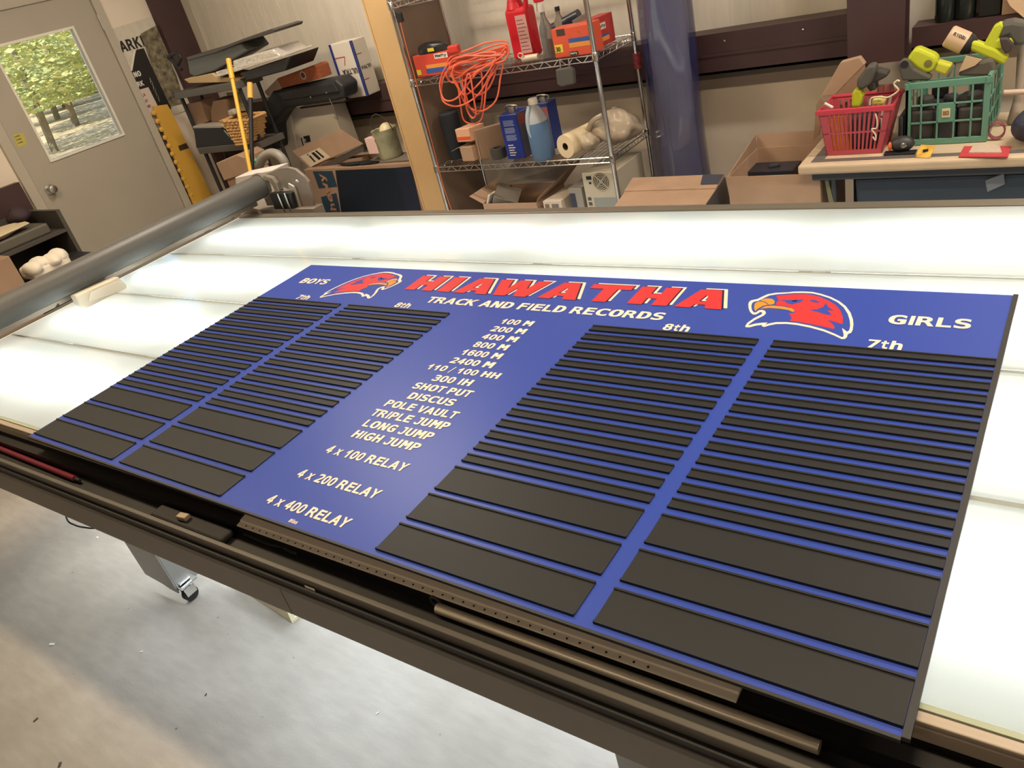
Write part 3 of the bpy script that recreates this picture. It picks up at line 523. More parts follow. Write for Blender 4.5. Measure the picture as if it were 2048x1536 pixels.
# brushed tube
b0 = PZ(880, 1212, .775); b1 = PZ(1648, 1470, .775)
tb = T('round_bar', 'shiny round metal bar lying in the black tray', 'bar', ((b0.x + b1.x) / 2, b0.y, ZT))
P('bar', rot_tab(MB().cyl((b0.x, -.0285, .7765), (b1.x, -.0285, .7765), .0105, n=24)), mat('satin_tube', (222, 210, 190), .34, metal=.5), tb, smooth=True)
cb = PZ(872, 1203, .782)
pl = T('rod_clip', 'small dark plastic clip at the end of the shiny bar', 'clip', (cb.x, cb.y, ZT))
P('clip_body', MB().tube([V((cb.x + .012 * math.cos(a), cb.y, .782 + .012 * math.sin(a))) for a in [i * .55 for i in range(12)]], .004, 6, closed=True).box(cb.x - .006, cb.y - .004, .766, cb.x + .006, cb.y + .004, .771), mat('dark_grey_plastic', (58, 56, 54), .5), pl)
# red marker rod, eraser, black tool holder, pliers
r0 = PZ(-60, 873, .775); r1 = PZ(150, 957, .775)
rd = T('red_rod', 'dark red rod lying at the left end of the tray', 'rod', ((r0.x + r1.x) / 2, r0.y, ZT))
P('rod', MB().cyl((r0.x, r0.y, .7745), (r1.x, r1.y, .7745), .0085, n=14), mat('dark_red_plastic', (116, 30, 48), .35), rd, smooth=True)
P('rod_tip', MB().cyl((r1.x, r1.y, .7745), (r1.x + .03, r1.y - .001, .7745), .005, n=10), M_black, rd)
e = PZ(384, 1022, .79)
S('tool_case', 'flat black tool case lying in the tray', 'case', MB().obox((e.x + .02, -.042 + .0087 * e.x, ZT + .0095), (.30, .044, .018), math.radians(.5)), mat('case_black', (30, 28, 28), .6), bev=.006)
S('metal_block', 'small beige metal block resting on the black case', 'block', MB().obox((e.x - .002, -.042 + .0087 * e.x, ZT + .0255), (.034, .018, .0125), math.radians(6)), mat('beige_block', (178, 160, 142), .35, metal=.5), bev=.002)
p0 = PZ(560, 1093, .765)
pp = T('pliers', 'dark pliers lying open in the tray', 'pliers', (p0.x, p0.y, ZT))
M_pl = mat('dark_tool_steel', (62, 60, 58), .4, metal=.5)
P('jaw', MB().tube(cat_rom([(p0.x + .02, p0.y, .771), (p0.x + .045, p0.y - .006, .772), (p0.x + .07, p0.y - .004, .771)], 4), .005, 6).tube(cat_rom([(p0.x + .02, p0.y, .771), (p0.x + .04, p0.y + .010, .772), (p0.x + .066, p0.y + .007, .771)], 4), .005, 6), M_pl, pp)
P('handle', MB().tube(cat_rom([(p0.x + .02, p0.y, .771), (p0.x - .03, p0.y + .012, .771), (p0.x - .12, p0.y + .014, .771)], 4), .0045, 6).tube(cat_rom([(p0.x + .02, p0.y, .771), (p0.x - .03, p0.y - .008, .771), (p0.x - .12, p0.y - .004, .771)], 4), .0045, 6), M_black, pp)
# foam sheet under the table and a loose cable, bits on the floor
q = poly_z([(492, 1187), (585, 1247), (608, 1242), (640, 1120)], .0)
fm = S('foam_board', 'cream foam board lying on the concrete under the table', 'board', MB().prism([PZ(585, 1247, 0), PZ(622, 1215, 0), PZ(560, 1140, 0), PZ(470, 1172, 0)], (0, 0, .012)).prism([PZ(585, 1247, 0) + V((0, 0, .0121)), PZ(470, 1172, 0) + V((0, 0, .0121)), PZ(470, 1172, 0) + V((0, .02, .0121)), PZ(585, 1247, 0) + V((.0, .02, .0121))], (0, .006, .085)), mat('cream_foam', (222, 214, 184), .7))
c0 = PY(130, 1030, -.03); 
S('power_cable', 'thin black cable sagging below the table front', 'cable', MB().tube(cat_rom([c0 + V((-.05, .05, .05)), PY(133, 1036, -.03), PY(150, 1050, -.03), PY(170, 1055, -.03), PY(190, 1056, -.03), PY(200, 1050, .02)], 5), .003, 6), M_black, smooth=True)
for k, (u, v, s_, bright) in enumerate([(195, 1075, .006, 1), (104, 1289, .010, 1), (283, 1304, .005, 1), (755, 1427, .004, 1), (72, 1440, .007, 0), (412, 1390, .004, 0), (120, 1530, .008, 0)]):
    c = PZ(u, v, 0)
    S('floor_crumb', ['dark crumb', 'pale crumb'][bright] + ' on the concrete, ' + ['near the caster shadow', 'long curl at the edge of the warm light', 'round, in the middle of the grey patch', 'below the fascia seam', 'at the lower left', 'below the foam board', 'at the bottom edge'][k], 'crumb', MB().obox(c + V((0, 0, .0015)), (s_ * 2.2, s_, .003), .4 * k), M_white if bright else mat('crumb_dark', (70, 58, 44), .8), bev=.001)

# ================================================================ RECORD BOARD
M_blue = mat('royal_blue_panel', (52, 76, 174), .38, spec=.34)
M_strip = mat('black_strip_plastic', (40, 42, 45), .5, spec=.3)
M_cream = mat('cream_vinyl', (244, 226, 208), .5)
M_red = mat('red_vinyl', (206, 52, 58), .45)
M_navy = mat('navy_vinyl', (20, 26, 70), .5)
M_orange = mat('orange_vinyl', (222, 146, 44), .5)
BW, BH = 2.438, 1.219
rb = T('record_board', 'large blue school record board with black name strips lying on the glowing table', 'sign', (BW / 2, BH / 2, GT))
P('panel', MB().box(0, 0, GT + .0006, BW, BH, TZ), M_blue, rb)
M_edge = mat('black_edge', (44, 44, 46), .45)
P('edge_trim', MB().box(BW - .0065, -.0015, GT + .0006, BW + .0035, BH, TZ + .003), M_edge, rb)
P('edge_trim', MB().box(0, -.006, GT + .0006, BW - .007, -.0005, TZ + .0012), M_edge, rb)
def strip_mesh(wd, h):
    # holder: thin plate with a raised lip along both long edges
    prof = [(0, 0), (0, .0052), (.0042, .0052), (.0042, .0036), (.0052, .0024), (h - .0052, .0024), (h - .0042, .0036), (h - .0042, .0052), (h, .0052), (h, 0)]
    mb = MB().prism([(0, y, z) for y, z in prof], (wd, 0, 0))
    return mkmesh('name_strip', mb, M_strip, V((0, 0, 0)), False)
cols = [(.010, .464), (.514, .457), (1.487, .456), (1.979, .4515)]
ms = {}
for ci, (cx, cw) in enumerate(cols):
    mn = strip_mesh(cw, .0272); mw = strip_mesh(cw, .0790)
    for r in range(14):
        link('name_strip', mn, rb, V((cx, .9260 - .0272 - r * .0458, TZ + .0002)))
    for r, top in enumerate((.2835, .1880, .0915)):
        link('relay_strip', mw, rb, V((cx, top - .079, TZ + .0002)))
EX, EY = (1, 0, 0), (0, 1, 0)
ZL = TZ + .0002
def line(s, xc, y, wd, h, bold=.045):
    TX(s, (xc - wd / 2, y, ZL), EX, EY, wd, h, M_cream, rb, bold=bold)
ev = [('100 M', .110), ('200 M', .119), ('400 M', .122), ('800 M', .118), ('1600 M', .136), ('2400 M', .146), ('110 / 100 HH', .246), ('300 IH', .131), ('SHOT PUT', .196), ('DISCUS', .154), ('POLE VAULT', .240), ('TRIPLE JUMP', .256), ('LONG JUMP', .228), ('HIGH JUMP', .218)]
for i, (s, wd) in enumerate(ev):
    line(s, 1.241, .894 - i * .0456, wd, .0305)
for i, s in enumerate(('4 x 100 RELAY', '4 x 200 RELAY', '4 x 400 RELAY')):
    line(s, 1.241, .2295 - i * .0968, .264, .0305)
line('Bliss', 1.238, .0075, .026, .011, .01)
line('TRACK AND FIELD RECORDS', 1.239, .984, .846, .042)
line('BOYS', .170, 1.060, .150, .043); line('GIRLS', 2.284, 1.047, .168, .045)
line('7th', .242, .9385, .066, .034); line('8th', .746, .9385, .066, .034); line('8th', 1.720, .9355, .072, .035); line('7th', 2.216, .9345, .072, .037)
# big block letters: cream offset layer, navy edge, red face
y0, y1 = 1.063, 1.170
def LH(x, w_=.121): s_ = .046; m0, m1 = y0 + .038, y0 + .066; return [[(x, y0), (x + s_, y0), (x + s_, m0), (x + w_ - s_, m0), (x + w_ - s_, y0), (x + w_, y0), (x + w_, y1), (x + w_ - s_, y1), (x + w_ - s_, m1), (x + s_, m1), (x + s_, y1), (x, y1)]]
def LI(x): return [[(x, y0), (x + .053, y0), (x + .053, y1), (x, y1)]]
def LT_(x): return [[(x + .048, y0), (x + .094, y0), (x + .094, y1 - .027), (x + .138, y1 - .027), (x + .138, y1), (x, y1), (x, y1 - .027), (x + .048, y1 - .027)]]
def LA(x, w_=.134):
    c = x + w_ / 2; t_ = .030; s_ = .046
    return [[(x, y0), (x + s_, y0), (x + s_ + .006, y0 + .02), (c - .004, y0 + .02), (c - .004, y0 + .038), (x + s_ + .011, y0 + .038), (c - .003, y0 + .072), (c - .003, y1), (c - t_, y1)],
            [(x + w_, y0), (c + t_, y1), (c - .003, y1), (c - .003, y0 + .072), (c + .003, y0 + .072), (x + w_ - s_ - .011, y0 + .038), (c - .004, y0 + .038), (c - .004, y0 + .02), (x + w_ - s_ - .006, y0 + .02), (x + w_ - s_, y0)]]
def LW(x, w_=.196):
    return [[(x + .036, y0), (x + .082, y0), (x + w_ / 2, y0 + .058), (x + w_ - .082, y0), (x + w_ - .036, y0), (x + w_, y1), (x + w_ - .047, y1), (x + w_ - .062, y0 + .050), (x + w_ / 2 + .022, y1), (x + w_ / 2 - .022, y1), (x + .062, y0 + .050), (x + .047, y1), (x, y1)]]
letters = [LH(.658, .124), LI(.806), LA(.878, .137), LW(1.008), LA(1.213, .137), LT_(1.357), LH(1.520, .122), LA(1.664, .134)]
for polys in letters:
    for dx, dy, z, m_ in ((.0125, .0095, ZL + .0004, M_cream), (.0045, .0035, ZL + .0008, M_navy), (0, 0, ZL + .0012, M_red)):
        mb = MB()
        for pg in polys: mb.add([(px_ + dx, py_ + dy, z) for px_, py_ in pg], [tuple(range(len(pg)))])
        P('block_letter', mb, m_, rb)
# bird-head emblem, and its mirror image
ER = crop(1470, 560, 7.314)
EMB = [('emblem_outline', M_cream, [(195, 360), (205, 325), (235, 300), (330, 280), (400, 245), (480, 210), (600, 190), (780, 182), (860, 172), (1000, 170), (1140, 178), (1260, 205), (1400, 250), (1530, 315), (1620, 385), (1690, 480), (1725, 580), (1732, 650), (1722, 730), (1700, 775), (1650, 795), (1640, 835), (1610, 865), (1560, 868), (1450, 815), (1300, 755), (1100, 700), (900, 660), (750, 645), (600, 648), (500, 668), (430, 690), (395, 680), (390, 660), (300, 672), (215, 695), (160, 695), (148, 680), (180, 630), (280, 560), (390, 505), (400, 480), (370, 470), (340, 490), (300, 510), (255, 505), (220, 470), (200, 420)]),
       ('emblem_field', M_blue, [(240, 380), (250, 345), (270, 325), (350, 305), (420, 270), (500, 232), (620, 212), (860, 195), (1000, 193), (1130, 200), (1250, 228), (1380, 270), (1500, 330), (1590, 405), (1650, 500), (1680, 600), (1685, 680), (1670, 740), (1640, 760), (1565, 705), (1590, 800), (1585, 835), (1560, 838), (1450, 785), (1300, 725), (1100, 670), (900, 632), (750, 618), (600, 620), (500, 640), (440, 660), (480, 625), (400, 628), (300, 640), (205, 665), (200, 655), (290, 590), (420, 525), (455, 490), (440, 455), (400, 440), (350, 445), (310, 475), (280, 480), (255, 455), (242, 420)]),
       ('emblem_head', M_red, [(600, 235), (850, 215), (1010, 212), (1130, 222), (1250, 255), (1370, 310), (1470, 370), (1540, 450), (1575, 540), (1580, 640), (1560, 650), (1340, 585), (1420, 640), (1460, 700), (1440, 725), (1300, 690), (1100, 650), (900, 615), (805, 605), (830, 560), (790, 500), (880, 480), (870, 440), (800, 400), (600, 370), (590, 360), (640, 300), (620, 260)]),
       ('emblem_eye_streak', M_blue, [(640, 300), (780, 300), (900, 295), (1010, 290), (960, 330), (880, 350), (850, 365), (760, 345), (740, 320)]),
       ('emblem_eye', M_cream, [(830, 305), (870, 310), (915, 295), (895, 320), (845, 322)]),
       ('emblem_feather_mark', M_blue, [(1330, 340), (1360, 400), (1450, 455), (1350, 445), (1420, 525), (1300, 505), (1200, 470), (1090, 445), (1200, 435), (1290, 400), (1310, 370)]),
       ('emblem_cheek_mark', M_blue, [(1080, 300), (1180, 300), (1240, 335), (1200, 340), (1130, 325)]),
       ('emblem_beak', M_orange, [(280, 400), (290, 350), (340, 322), (410, 325), (460, 350), (485, 366), (400, 390), (330, 430), (300, 462), (284, 440)]),
       ('emblem_beak', M_orange, [(400, 290), (470, 275), (550, 285), (585, 320), (570, 360), (500, 372), (470, 342), (420, 318), (372, 310)]),
       ('emblem_mouth', M_orange, [(372, 428), (450, 388), (560, 382), (700, 395), (830, 420), (870, 450), (860, 475), (830, 470), (780, 447), (650, 427), (500, 417)])]
for mir in (0, 1):
    for k, (nm, m_, pts) in enumerate(EMB):
        z = ZL + .0004 + .0003 * min(k, 3)
        pp_ = [PZ(u, v, TZ) for u, v in ER(*pts)]
        pp_ = [V((2.45 - p.x if mir else p.x, p.y, z)) for p in pp_]
        P(nm, MB().add(pp_, [tuple(range(len(pp_)))]), m_, rb)
# ================================================================ ROLLER GANTRY
GX, GZ, GR = -1.055, .968, .0605
gy1 = 1.875
gt = T('roller_gantry', 'grey pressure roller on a gantry across the left end of the glowing table', 'roller', (GX, .8, GT))
M_roll = mat('grey_roller_rubber', (86, 85, 83), .42)
M_hood = mat('gantry_grey', (140, 130, 122), .42, metal=.3)
P('roller', MB().cyl((GX, -.5, GZ), (GX, gy1, GZ), GR, n=48), M_roll, gt, smooth=True)
P('roller_axle', MB().cyl((GX, gy1, GZ), (GX, 1.905, GZ), .02, n=16), M_steel, gt, smooth=True)
P('scraper_bar', MB().box(GX - .012, -.45, GZ - GR - .022, GX + .004, gy1 - .06, GZ - GR - .002), mat('scraper_steel', (150, 140, 130), .3, metal=.7), gt)
W_ = crop(460, 320, 10.24)
yp = 1.905
P('side_plate', slab_y(W_((690, 300), (860, 232), (1000, 170), (1180, 155), (1330, 190), (1500, 330), (1600, 450), (1690, 760), (1730, 1150), (1380, 1150), (1330, 800), (1240, 620), (1100, 560), (860, 420)), yp, .018), M_hood, gt, bev=.003)
P('end_cap', MB().cyl((GX, gy1 + .001, GZ), (GX, gy1 + .018, GZ), GR + .008, n=40), mat('cap_alu', (176, 170, 162), .3, metal=.8), gt, smooth=True)
P('hood', MB().prism(poly_y(W_((520, 335), (700, 325), (850, 370), (940, 480), (1010, 650), (930, 655), (860, 520), (780, 430), (640, 380)), 1.878), (0, .0265, 0)), mat('hood_light', (168, 160, 150), .3, metal=.6), gt, bev=.002)
P('motor_block', slab_y(W_((790, 690), (1230, 680), (1330, 1060), (1330, 1150), (960, 1150)), 1.862, .042), mat('motor_black', (34, 36, 37), .3), gt, bev=.006)
for a_, b_ in (((975, 690), (1130, 1060)), ((1115, 675), (1255, 1050))):
    q0, q1 = poly_y(W_(a_, b_), 1.855)
    P('guide_rod', MB().cyl(q0, q1, .0055, n=14), M_chrome, gt, smooth=True)
P('arch_bracket', slab_y(W_((1185, 475), (1300, 540), (1340, 640), (1450, 990), (1430, 1040), (1345, 1010), (1270, 740), (1200, 640)), 1.89, .0145), mat('bracket_light', (184, 178, 168), .35, metal=.5), gt, bev=.003)
for q, r_ in (((1065, 580), .007), ((1375, 415), .0075)):
    c = poly_y(W_(q), yp)[0]
    P('bolt', MB().lathe(c, (0, -1, 0), [(r_ * 1.7, 0), (r_ * 1.7, .003), (r_, .004), (r_ * .8, .009), (.001, .011)], 16), M_chrome, gt, smooth=True)
P('brace', slab_y(W_((200, 1150), (380, 1000), (560, 1040), (620, 1150)), 1.80, .02), M_hood, gt, bev=.004)
P('roller_post', MB().box(GX - .02, 1.885, GT + .013, GX + .03, 1.904, GZ + .02), M_hood, gt)
P('carriage', MB().box(-1.13, 1.855, GT - .05, -.67, 1.925, GT + .0), M_hood, gt)
# white roll guard hanging under the roller
gp = PX(200, 590, -.985)
P('guard', MB().prism(poly_x([(150, 592), (172, 582), (237, 553), (248, 566), (252, 580), (176, 617), (160, 611)], -.965), (-.05, 0, 0)), mat('cream_plastic', (214, 206, 190), .4), gt, bev=.006)
P('guard_cover', MB().prism(poly_x([(176, 603), (180, 585), (240, 558), (252, 570), (252, 580)], -.963), (.004, 0, 0)), mat('cream_plastic2', (226, 220, 206), .35), gt)
P('warning_sticker', MB().prism(poly_x([(108, 618), (116, 606), (120, 611)], -1.0), (.001, 0, 0)), M_black, gt)

# ================================================================ LEFT WALL: SIGNS
Z0 = crop(0, 0, 4.876)
xs = XL + .002
def sign_slab(pts, x, th=.003): return MB().prism(poly_x(pts, x), (th, 0, 0))
def dist(a, b): return (a - b).length
ws = T('parking_sign', 'large white sign with black letters ARKI half hidden by the door frame', 'sign', PX(250, 120, xs))
P('sheet', sign_slab(Z0((1080, 285), (1480, 160), (1640, 540), (1880, 1060), (1485, 1185)), xs), mat('sign_white', (214, 206, 190), .5, var=.08, vscale=12), ws)
o_ = PX(*Z0((1190, 515))[0], xs + .0042); e_ = PX(*Z0((1405, 420))[0], xs + .0042)
TX('ARKI', o_, (0, 1, 0), (0, 0, 1), abs(e_.y - o_.y), .075, M_black, ws, bold=.05, flip=False)
cs = S('patterned_sheet', 'olive and tan patterned sheet leaning over the white sign', 'poster', sign_slab(Z0((1370, 330), (1520, 250), (1640, 545), (1720, 740), (1800, 1000), (1580, 1060), (1480, 640)), xs + .006), mat('camo_sheet', (120, 112, 92), .6, var=.75, vscale=22))
bs = T('no_parking_sign', 'narrow black sign reading NO with white letters', 'sign', PX(300, 160, xs + .012))
P('sheet', sign_slab(Z0((1330, 485), (1400, 470), (1500, 700), (1670, 1060), (1500, 1110), (1270, 705)), xs + .012), mat('sign_black', (30, 28, 28), .5), bs)
o_ = PX(*Z0((1318, 758))[0], xs + .0155)
TX('NO', o_, (0, 1, 0), (0, 0, 1), .058, .038, M_white, bs, bold=.04)
o_ = PX(*Z0((1350, 850))[0], xs + .0155)
TX('RK', o_, (0, 1, 0), (0, 0, 1), .055, .036, M_white, bs, bold=.04)
P('arrow_bar', sign_slab(Z0((1300, 490), (1325, 480), (1290, 690), (1268, 695)), xs + .0152, .001), M_white, bs)
rs = T('towing_notice', 'white notice with dark red letters below the black sign', 'sign', PX(295, 195, xs + .017))
P('sheet', sign_slab(Z0((1340, 880), (1445, 850), (1540, 1040), (1480, 1130), (1450, 1110)), xs + .017), mat('notice_white', (206, 190, 178), .5), rs)
M_dred = mat('dark_red_ink', (110, 34, 40), .5)
for k, (s_, q) in enumerate((('OLA', (1375, 950)), ('MAY', (1405, 1008)), ('TOWED', (1430, 1060)))):
    o_ = PX(*Z0(q)[0], xs + .0205)
    TX(s_, o_, (0, 1, 0), (0, 0, 1), .042, .022, M_dred, rs, bold=.03)
ch = T('chain', 'short pale chain hanging on the black sign', 'chain', PX(305, 180, xs + .03))
for k in range(7):
    c = PX(*Z0((1465 + k * 14, 775 + k * 33))[0], xs + .024); a = k % 2
    P('link', MB().tube([c + V((0 if a else .004 * math.cos(t_), .007 * math.cos(t_) if a else 0, .014 * math.sin(t_))) for t_ in [i * PI / 5 for i in range(10)]], .0022, 5, closed=True), M_steel, ch)
yb = T('yellow_peg_board', 'yellow plastic strip with a row of pegs leaning beside the door', 'board', PX(350, 300, XL + .03))
M_yel = mat('yellow_plastic', (216, 168, 72), .4)
top = poly_x([(304, 213), (332, 209), (342, 226), (440, 430), (400, 445)], XL + .03)
P('strip', MB().prism(top, (.02, 0, 0)), M_yel, yb, bev=.003)
for k in range(15):
    u = 306 + k * 7.4; v = 226 + k * 16.4
    c = PX(u + 3, v, XL + .045)
    P('peg', MB().lathe(c, (1, -.2, 0), [(.02, -.015), (.02, .0), (.013, .006), (.009, .008)], 10), M_yel, yb, smooth=True)
P('worn_patch', MB().prism(poly_x([(356, 292), (372, 286), (378, 296), (360, 302)], XL + .0505), (.001, 0, 0)), mat('worn_black', (60, 50, 34), .8), yb)
S('dark_gap_board', 'dark plank standing between door frame and yellow strip', 'plank', MB().box(XL + .001, 2.775, 0, XL + .025, 2.83, 1.15), mat('dark_plank', (62, 54, 50), .6))

# ================================================================ LEFT OF THE DOOR
L_ = crop(0, 370, 6.68)
M_card = mat('cardboard', (176, 146, 122), .75, var=.08, vscale=7, bump=.05, bscale=90)
M_card2 = mat('cardboard_dark', (156, 128, 106), .78, var=.08, vscale=6)
M_bin = mat('grey_bin', (98, 94, 86), .45)
def stack_x(name, label, cat_, pts, x, th, m_, **k):
    return S(name, label, cat_, MB().prism(poly_x(pts, x), (-th, 0, 0)), m_, **k)
xr = -2.75
rk = T('storage_rack', 'dark grey storage rack standing left of the door', 'rack', (xr - .2, 1.1, 0))
M_rack = mat('rack_grey', (78, 75, 70), .5)
ra, rbk = PX(60, 420, xr), PX(118, 505, xr)
P('side_panel', MB().box(xr - .5, 1.56, 0, xr, 1.585, .98), M_rack, rk)
P('back_panel', MB().box(xr - .5, -.6, 0, xr - .47, 1.56, .98), M_rack, rk)
for z_ in (.30, .62, .86):
    P('shelf', MB().box(xr - .469, -.6, z_ - .02, xr, 1.559, z_), M_rack, rk)
S('grey_bin', 'grey plastic bin on the upper rack shelf left of the door', 'bin', MB().box(xr - .42, .95, .8605, xr - .06, 1.5, .925), M_bin, bev=.01)
S('folded_cloth', 'cream cloth lying on top of the rack bin at the left edge', 'cloth', MB().blob((xr - .2, 1.18, .955), (.16, .22, .03), .25, seed=4), mat('cream_cloth', (204, 190, 160), .85), smooth=True)
S('maroon_bag', 'dark maroon bag behind the cream cloth left of the door', 'bag', MB().blob((xr - .33, 1.47, .985), (.07, .07, .06), .15, seed=9), mat('maroon_fabric', (58, 42, 48), .7), smooth=True)
S('cardboard_sheet', 'torn flat cardboard sheet on the middle rack shelf', 'cardboard', MB().prism([(xr - .4, .6, .621), (xr + .06, .7, .621), (xr + .08, 1.5, .632), (xr - .3, 1.52, .628)], (0, 0, .008)), M_card)
S('paper_stack', 'pile of papers under the torn cardboard sheet', 'paper', MB().box(xr - .36, .5, .3005, xr - .02, 1.3, .36).box(xr - .33, .62, .3605, xr - .03, 1.2, .40), mat('old_paper', (150, 140, 124), .8), bev=.004)
xb2 = -2.35
S('brown_carton', 'brown cardboard carton below the rack at the left edge', 'box', MB().box(xb2 - .385, .3, 0, xb2, PX(38, 545, xb2).y, PX(28, 507, xb2).z), M_card2, bev=.004)
zt_ = PX(90, 512, xb2).z
fy0 = PX(60, 530, xb2).y
tr_ = S('black_crate', 'black open crate in front of the door holding white foam', 'crate', MB().box(xb2 - .385, fy0 + .01, 0, xb2, fy0 + .42, zt_ - .12), M_black, bev=.006)
fz = zt_ - .1195
fy1 = PX(143, 512, xb2).y
fmb = MB().obox((xb2 - .12, (fy0 + fy1) / 2, fz + .04), (.2, fy1 - fy0, .08), 0)
P_f = T('packing_foam', 'lumpy white packing foam in the black crate by the door', 'foam', (xb2 - .12, (fy0 + fy1) / 2, fz))
M_wfoam = mat('white_foam', (234, 226, 212), .8)
P('foam_block', fmb, M_wfoam, P_f, bev=.025, seg=3)
for k in range(4):
    P('foam_lump', MB().blob((xb2 - .07 - .03 * (k % 2), fy0 + (fy1 - fy0) * (k + .5) / 4, fz + .07), (.085, .05, .04 + .006 * (k % 2)), .08, seed=20 + k), M_wfoam, P_f, smooth=True)

# ================================================================ BACK LEFT CORNER: BLACK SHELF UNIT
A = crop(300, 0, 4.876)
SY = 2.74
zs1 = PY(420, 172, SY).z - .004; zs2 = PY(440, 292, SY).z
sx0, sx1 = PY(341, 182, SY).x + .02, PY(472, 164, SY).x
M_shelf = mat('dark_grey_shelf_plastic', (92, 88, 82), .5)
bsu = T('plastic_shelf_unit', 'dark grey plastic shelf unit in the corner beside the door', 'shelf', ((sx0 + sx1) / 2, SY + .2, 0))
for z_ in (zs1, zs2, .42):
    P('shelf_board', MB().box(sx0, SY, z_ - .045, sx1, SY + .22, z_), M_shelf, bsu, bev=.004)
for x_ in (sx0 + .03, sx1 - .03):
    for y_ in (SY + .03, SY + .19):
        for za, zb in ((0, .375), (.42, zs2 - .045), (zs2, zs1 - .045)):
            P('post', MB().cyl((x_, y_, za), (x_, y_, zb), .014, n=12), mat('post_black', (38, 38, 40), .5), bsu, smooth=True)
# on top: tilted dark bin with long rim, foil pan, black tray, papers
yb_ = SY + .06
S('grey_tote', 'dark grey translucent tote tipped on its side on the shelf top', 'tote', slab_y(A((360, 585), (880, 415), (945, 500), (640, 690), (440, 748), (385, 725)), yb_, .2), mat('tote_grey', (84, 86, 84), .35), bev=.008)
rim = T('tote_lid', 'long dark lid edge sticking out above the grey tote', 'lid', poly_y(A((800, 440)), yb_)[0])
P('lid_edge', slab_y(A((350, 560), (640, 480), (900, 380), (1170, 285), (1225, 290), (1210, 320), (900, 412), (640, 515), (370, 592)), yb_ - .02, .24), mat('lid_dark', (70, 66, 62), .4), rim, bev=.004)
fp = T('foil_pan', 'crumpled aluminium foil pan on the shelf top', 'pan', poly_y(A((950, 650)), yb_)[0])
M_foil = mat('foil', (214, 208, 198), .3, metal=.35, bump=.7, bscale=40)
P('pan', slab_y(A((800, 595), (1000, 530), (1185, 482), (1265, 545), (820, 692)), yb_ - .03, .24), M_foil, fp, bev=.01)
P('pan_rim', slab_y(A((640, 700), (810, 660), (1290, 535), (1300, 555), (820, 705), (655, 755)), yb_ - .04, .26), M_foil, fp, bev=.003)
S('black_tray', 'black plastic tray under the foil pan', 'tray', slab_y(A((870, 715), (1375, 552), (1325, 690), (950, 790)), yb_ - .02, .25), mat('tray_black', (36, 35, 35), .45), bev=.006)
S('paper_bundle', 'cream folded papers under the grey tote', 'paper', slab_y(A((330, 775), (600, 715), (640, 745), (880, 770), (870, 800), (380, 812)), yb_ - .01, .2), mat('cream_paper', (206, 180, 138), .7), bev=.003)
S('cable_coil', 'dark coiled cable at the left end of the shelf top', 'cable', MB().tube(cat_rom(poly_y(A((180, 560), (250, 520), (300, 570), (270, 640), (310, 680), (240, 620), (200, 580)), yb_), 5, True), .012, 8, closed=True), M_black, smooth=True)
# middle shelf
def by(name, label, cat_, pts, y, th, m_, **k): return S(name, label, cat_, slab_y(A(*pts), y, th), m_, **k)
by('small_carton', 'small brown carton on the left of the middle shelf', 'box', [(345, 1020), (490, 985), (560, 1190), (410, 1240)], SY + .07, .13, M_card2, bev=.004)
by('paper_bag', 'brown paper bag beside the wicker basket', 'bag', [(600, 980), (740, 960), (780, 1180), (590, 1215), (580, 1080)], SY + .08, .12, M_card2, bev=.02)
bn = T('black_bin', 'black plastic bin with a pale rim on the middle shelf', 'bin', poly_y(A((620, 1440)), SY + .02)[0])
P('bin_body', slab_y(A((420, 1250), (690, 1235), (840, 1425), (450, 1450)), SY + .012, .19), mat('bin_black', (38, 40, 46), .35), bn, bev=.008)
P('bin_rim', slab_y(A((415, 1232), (690, 1215), (715, 1235), (700, 1248), (420, 1252)), SY + .006, .2), mat('bin_rim', (176, 168, 156), .4), bn, bev=.003)
wb = T('wicker_basket', 'tan woven basket hanging over the shelf front', 'basket', poly_y(A((850, 1420)), SY - .06)[0])
M_wick = mat('wicker', (200, 158, 104), .7)
rows = 9
for k in range(rows):
    t_ = k / (rows - 1)
    l_ = V((690 + 150 * t_, 1185 + 225 * t_)); r_ = V((955 - 15 * t_, 1170 + 230 * t_))
    pa = PY(*A((l_.x, l_.y))[0], SY - .075); pb = PY(*A((r_.x, r_.y))[0], SY - .075)
    n_ = 12; pts = [pa.lerp(pb, i / n_) + V((0, (.006 if (i + k) % 2 else -.006), 0)) for i in range(n_ + 1)]
    back = [p + V((0, .16, 0)) for p in reversed(pts)]
    P('weave_row', MB().tube(pts + back, .0075 if k else .011, 6, closed=True), M_wick, wb, smooth=True)
for k in range(8):
    t_ = k / 7
    pa = PY(*A((700 + 250 * t_, 1185 - 12 * t_))[0], SY - .075); pb = PY(*A((842 + 96 * t_, 1410 - 8 * t_))[0], SY - .075)
    P('stake', MB().cyl(pa, pb, .004, n=6), M_wick, wb)
P('basket_floor', MB().prism([PY(*A((842, 1408))[0], SY - .075), PY(*A((938, 1400))[0], SY - .075), PY(*A((938, 1400))[0], SY - .075) + V((0, .16, 0)), PY(*A((842, 1408))[0], SY - .075) + V((0, .16, 0))], (0, 0, .006)), M_wick, wb)
by('jar', 'small pale jar above the wicker basket', 'jar', [(750, 1080), (800, 1065), (830, 1120), (770, 1145)], SY + .02, .06, mat('pale_jar', (176, 168, 156), .4), bev=.012)
by('flyer', 'pale printed sheet stuck beside the yellow handle', 'paper', [(740, 905), (870, 890), (930, 1080), (790, 1095)], SY + .16, .004, mat('flyer', (190, 178, 146), .6, var=.3, vscale=40))
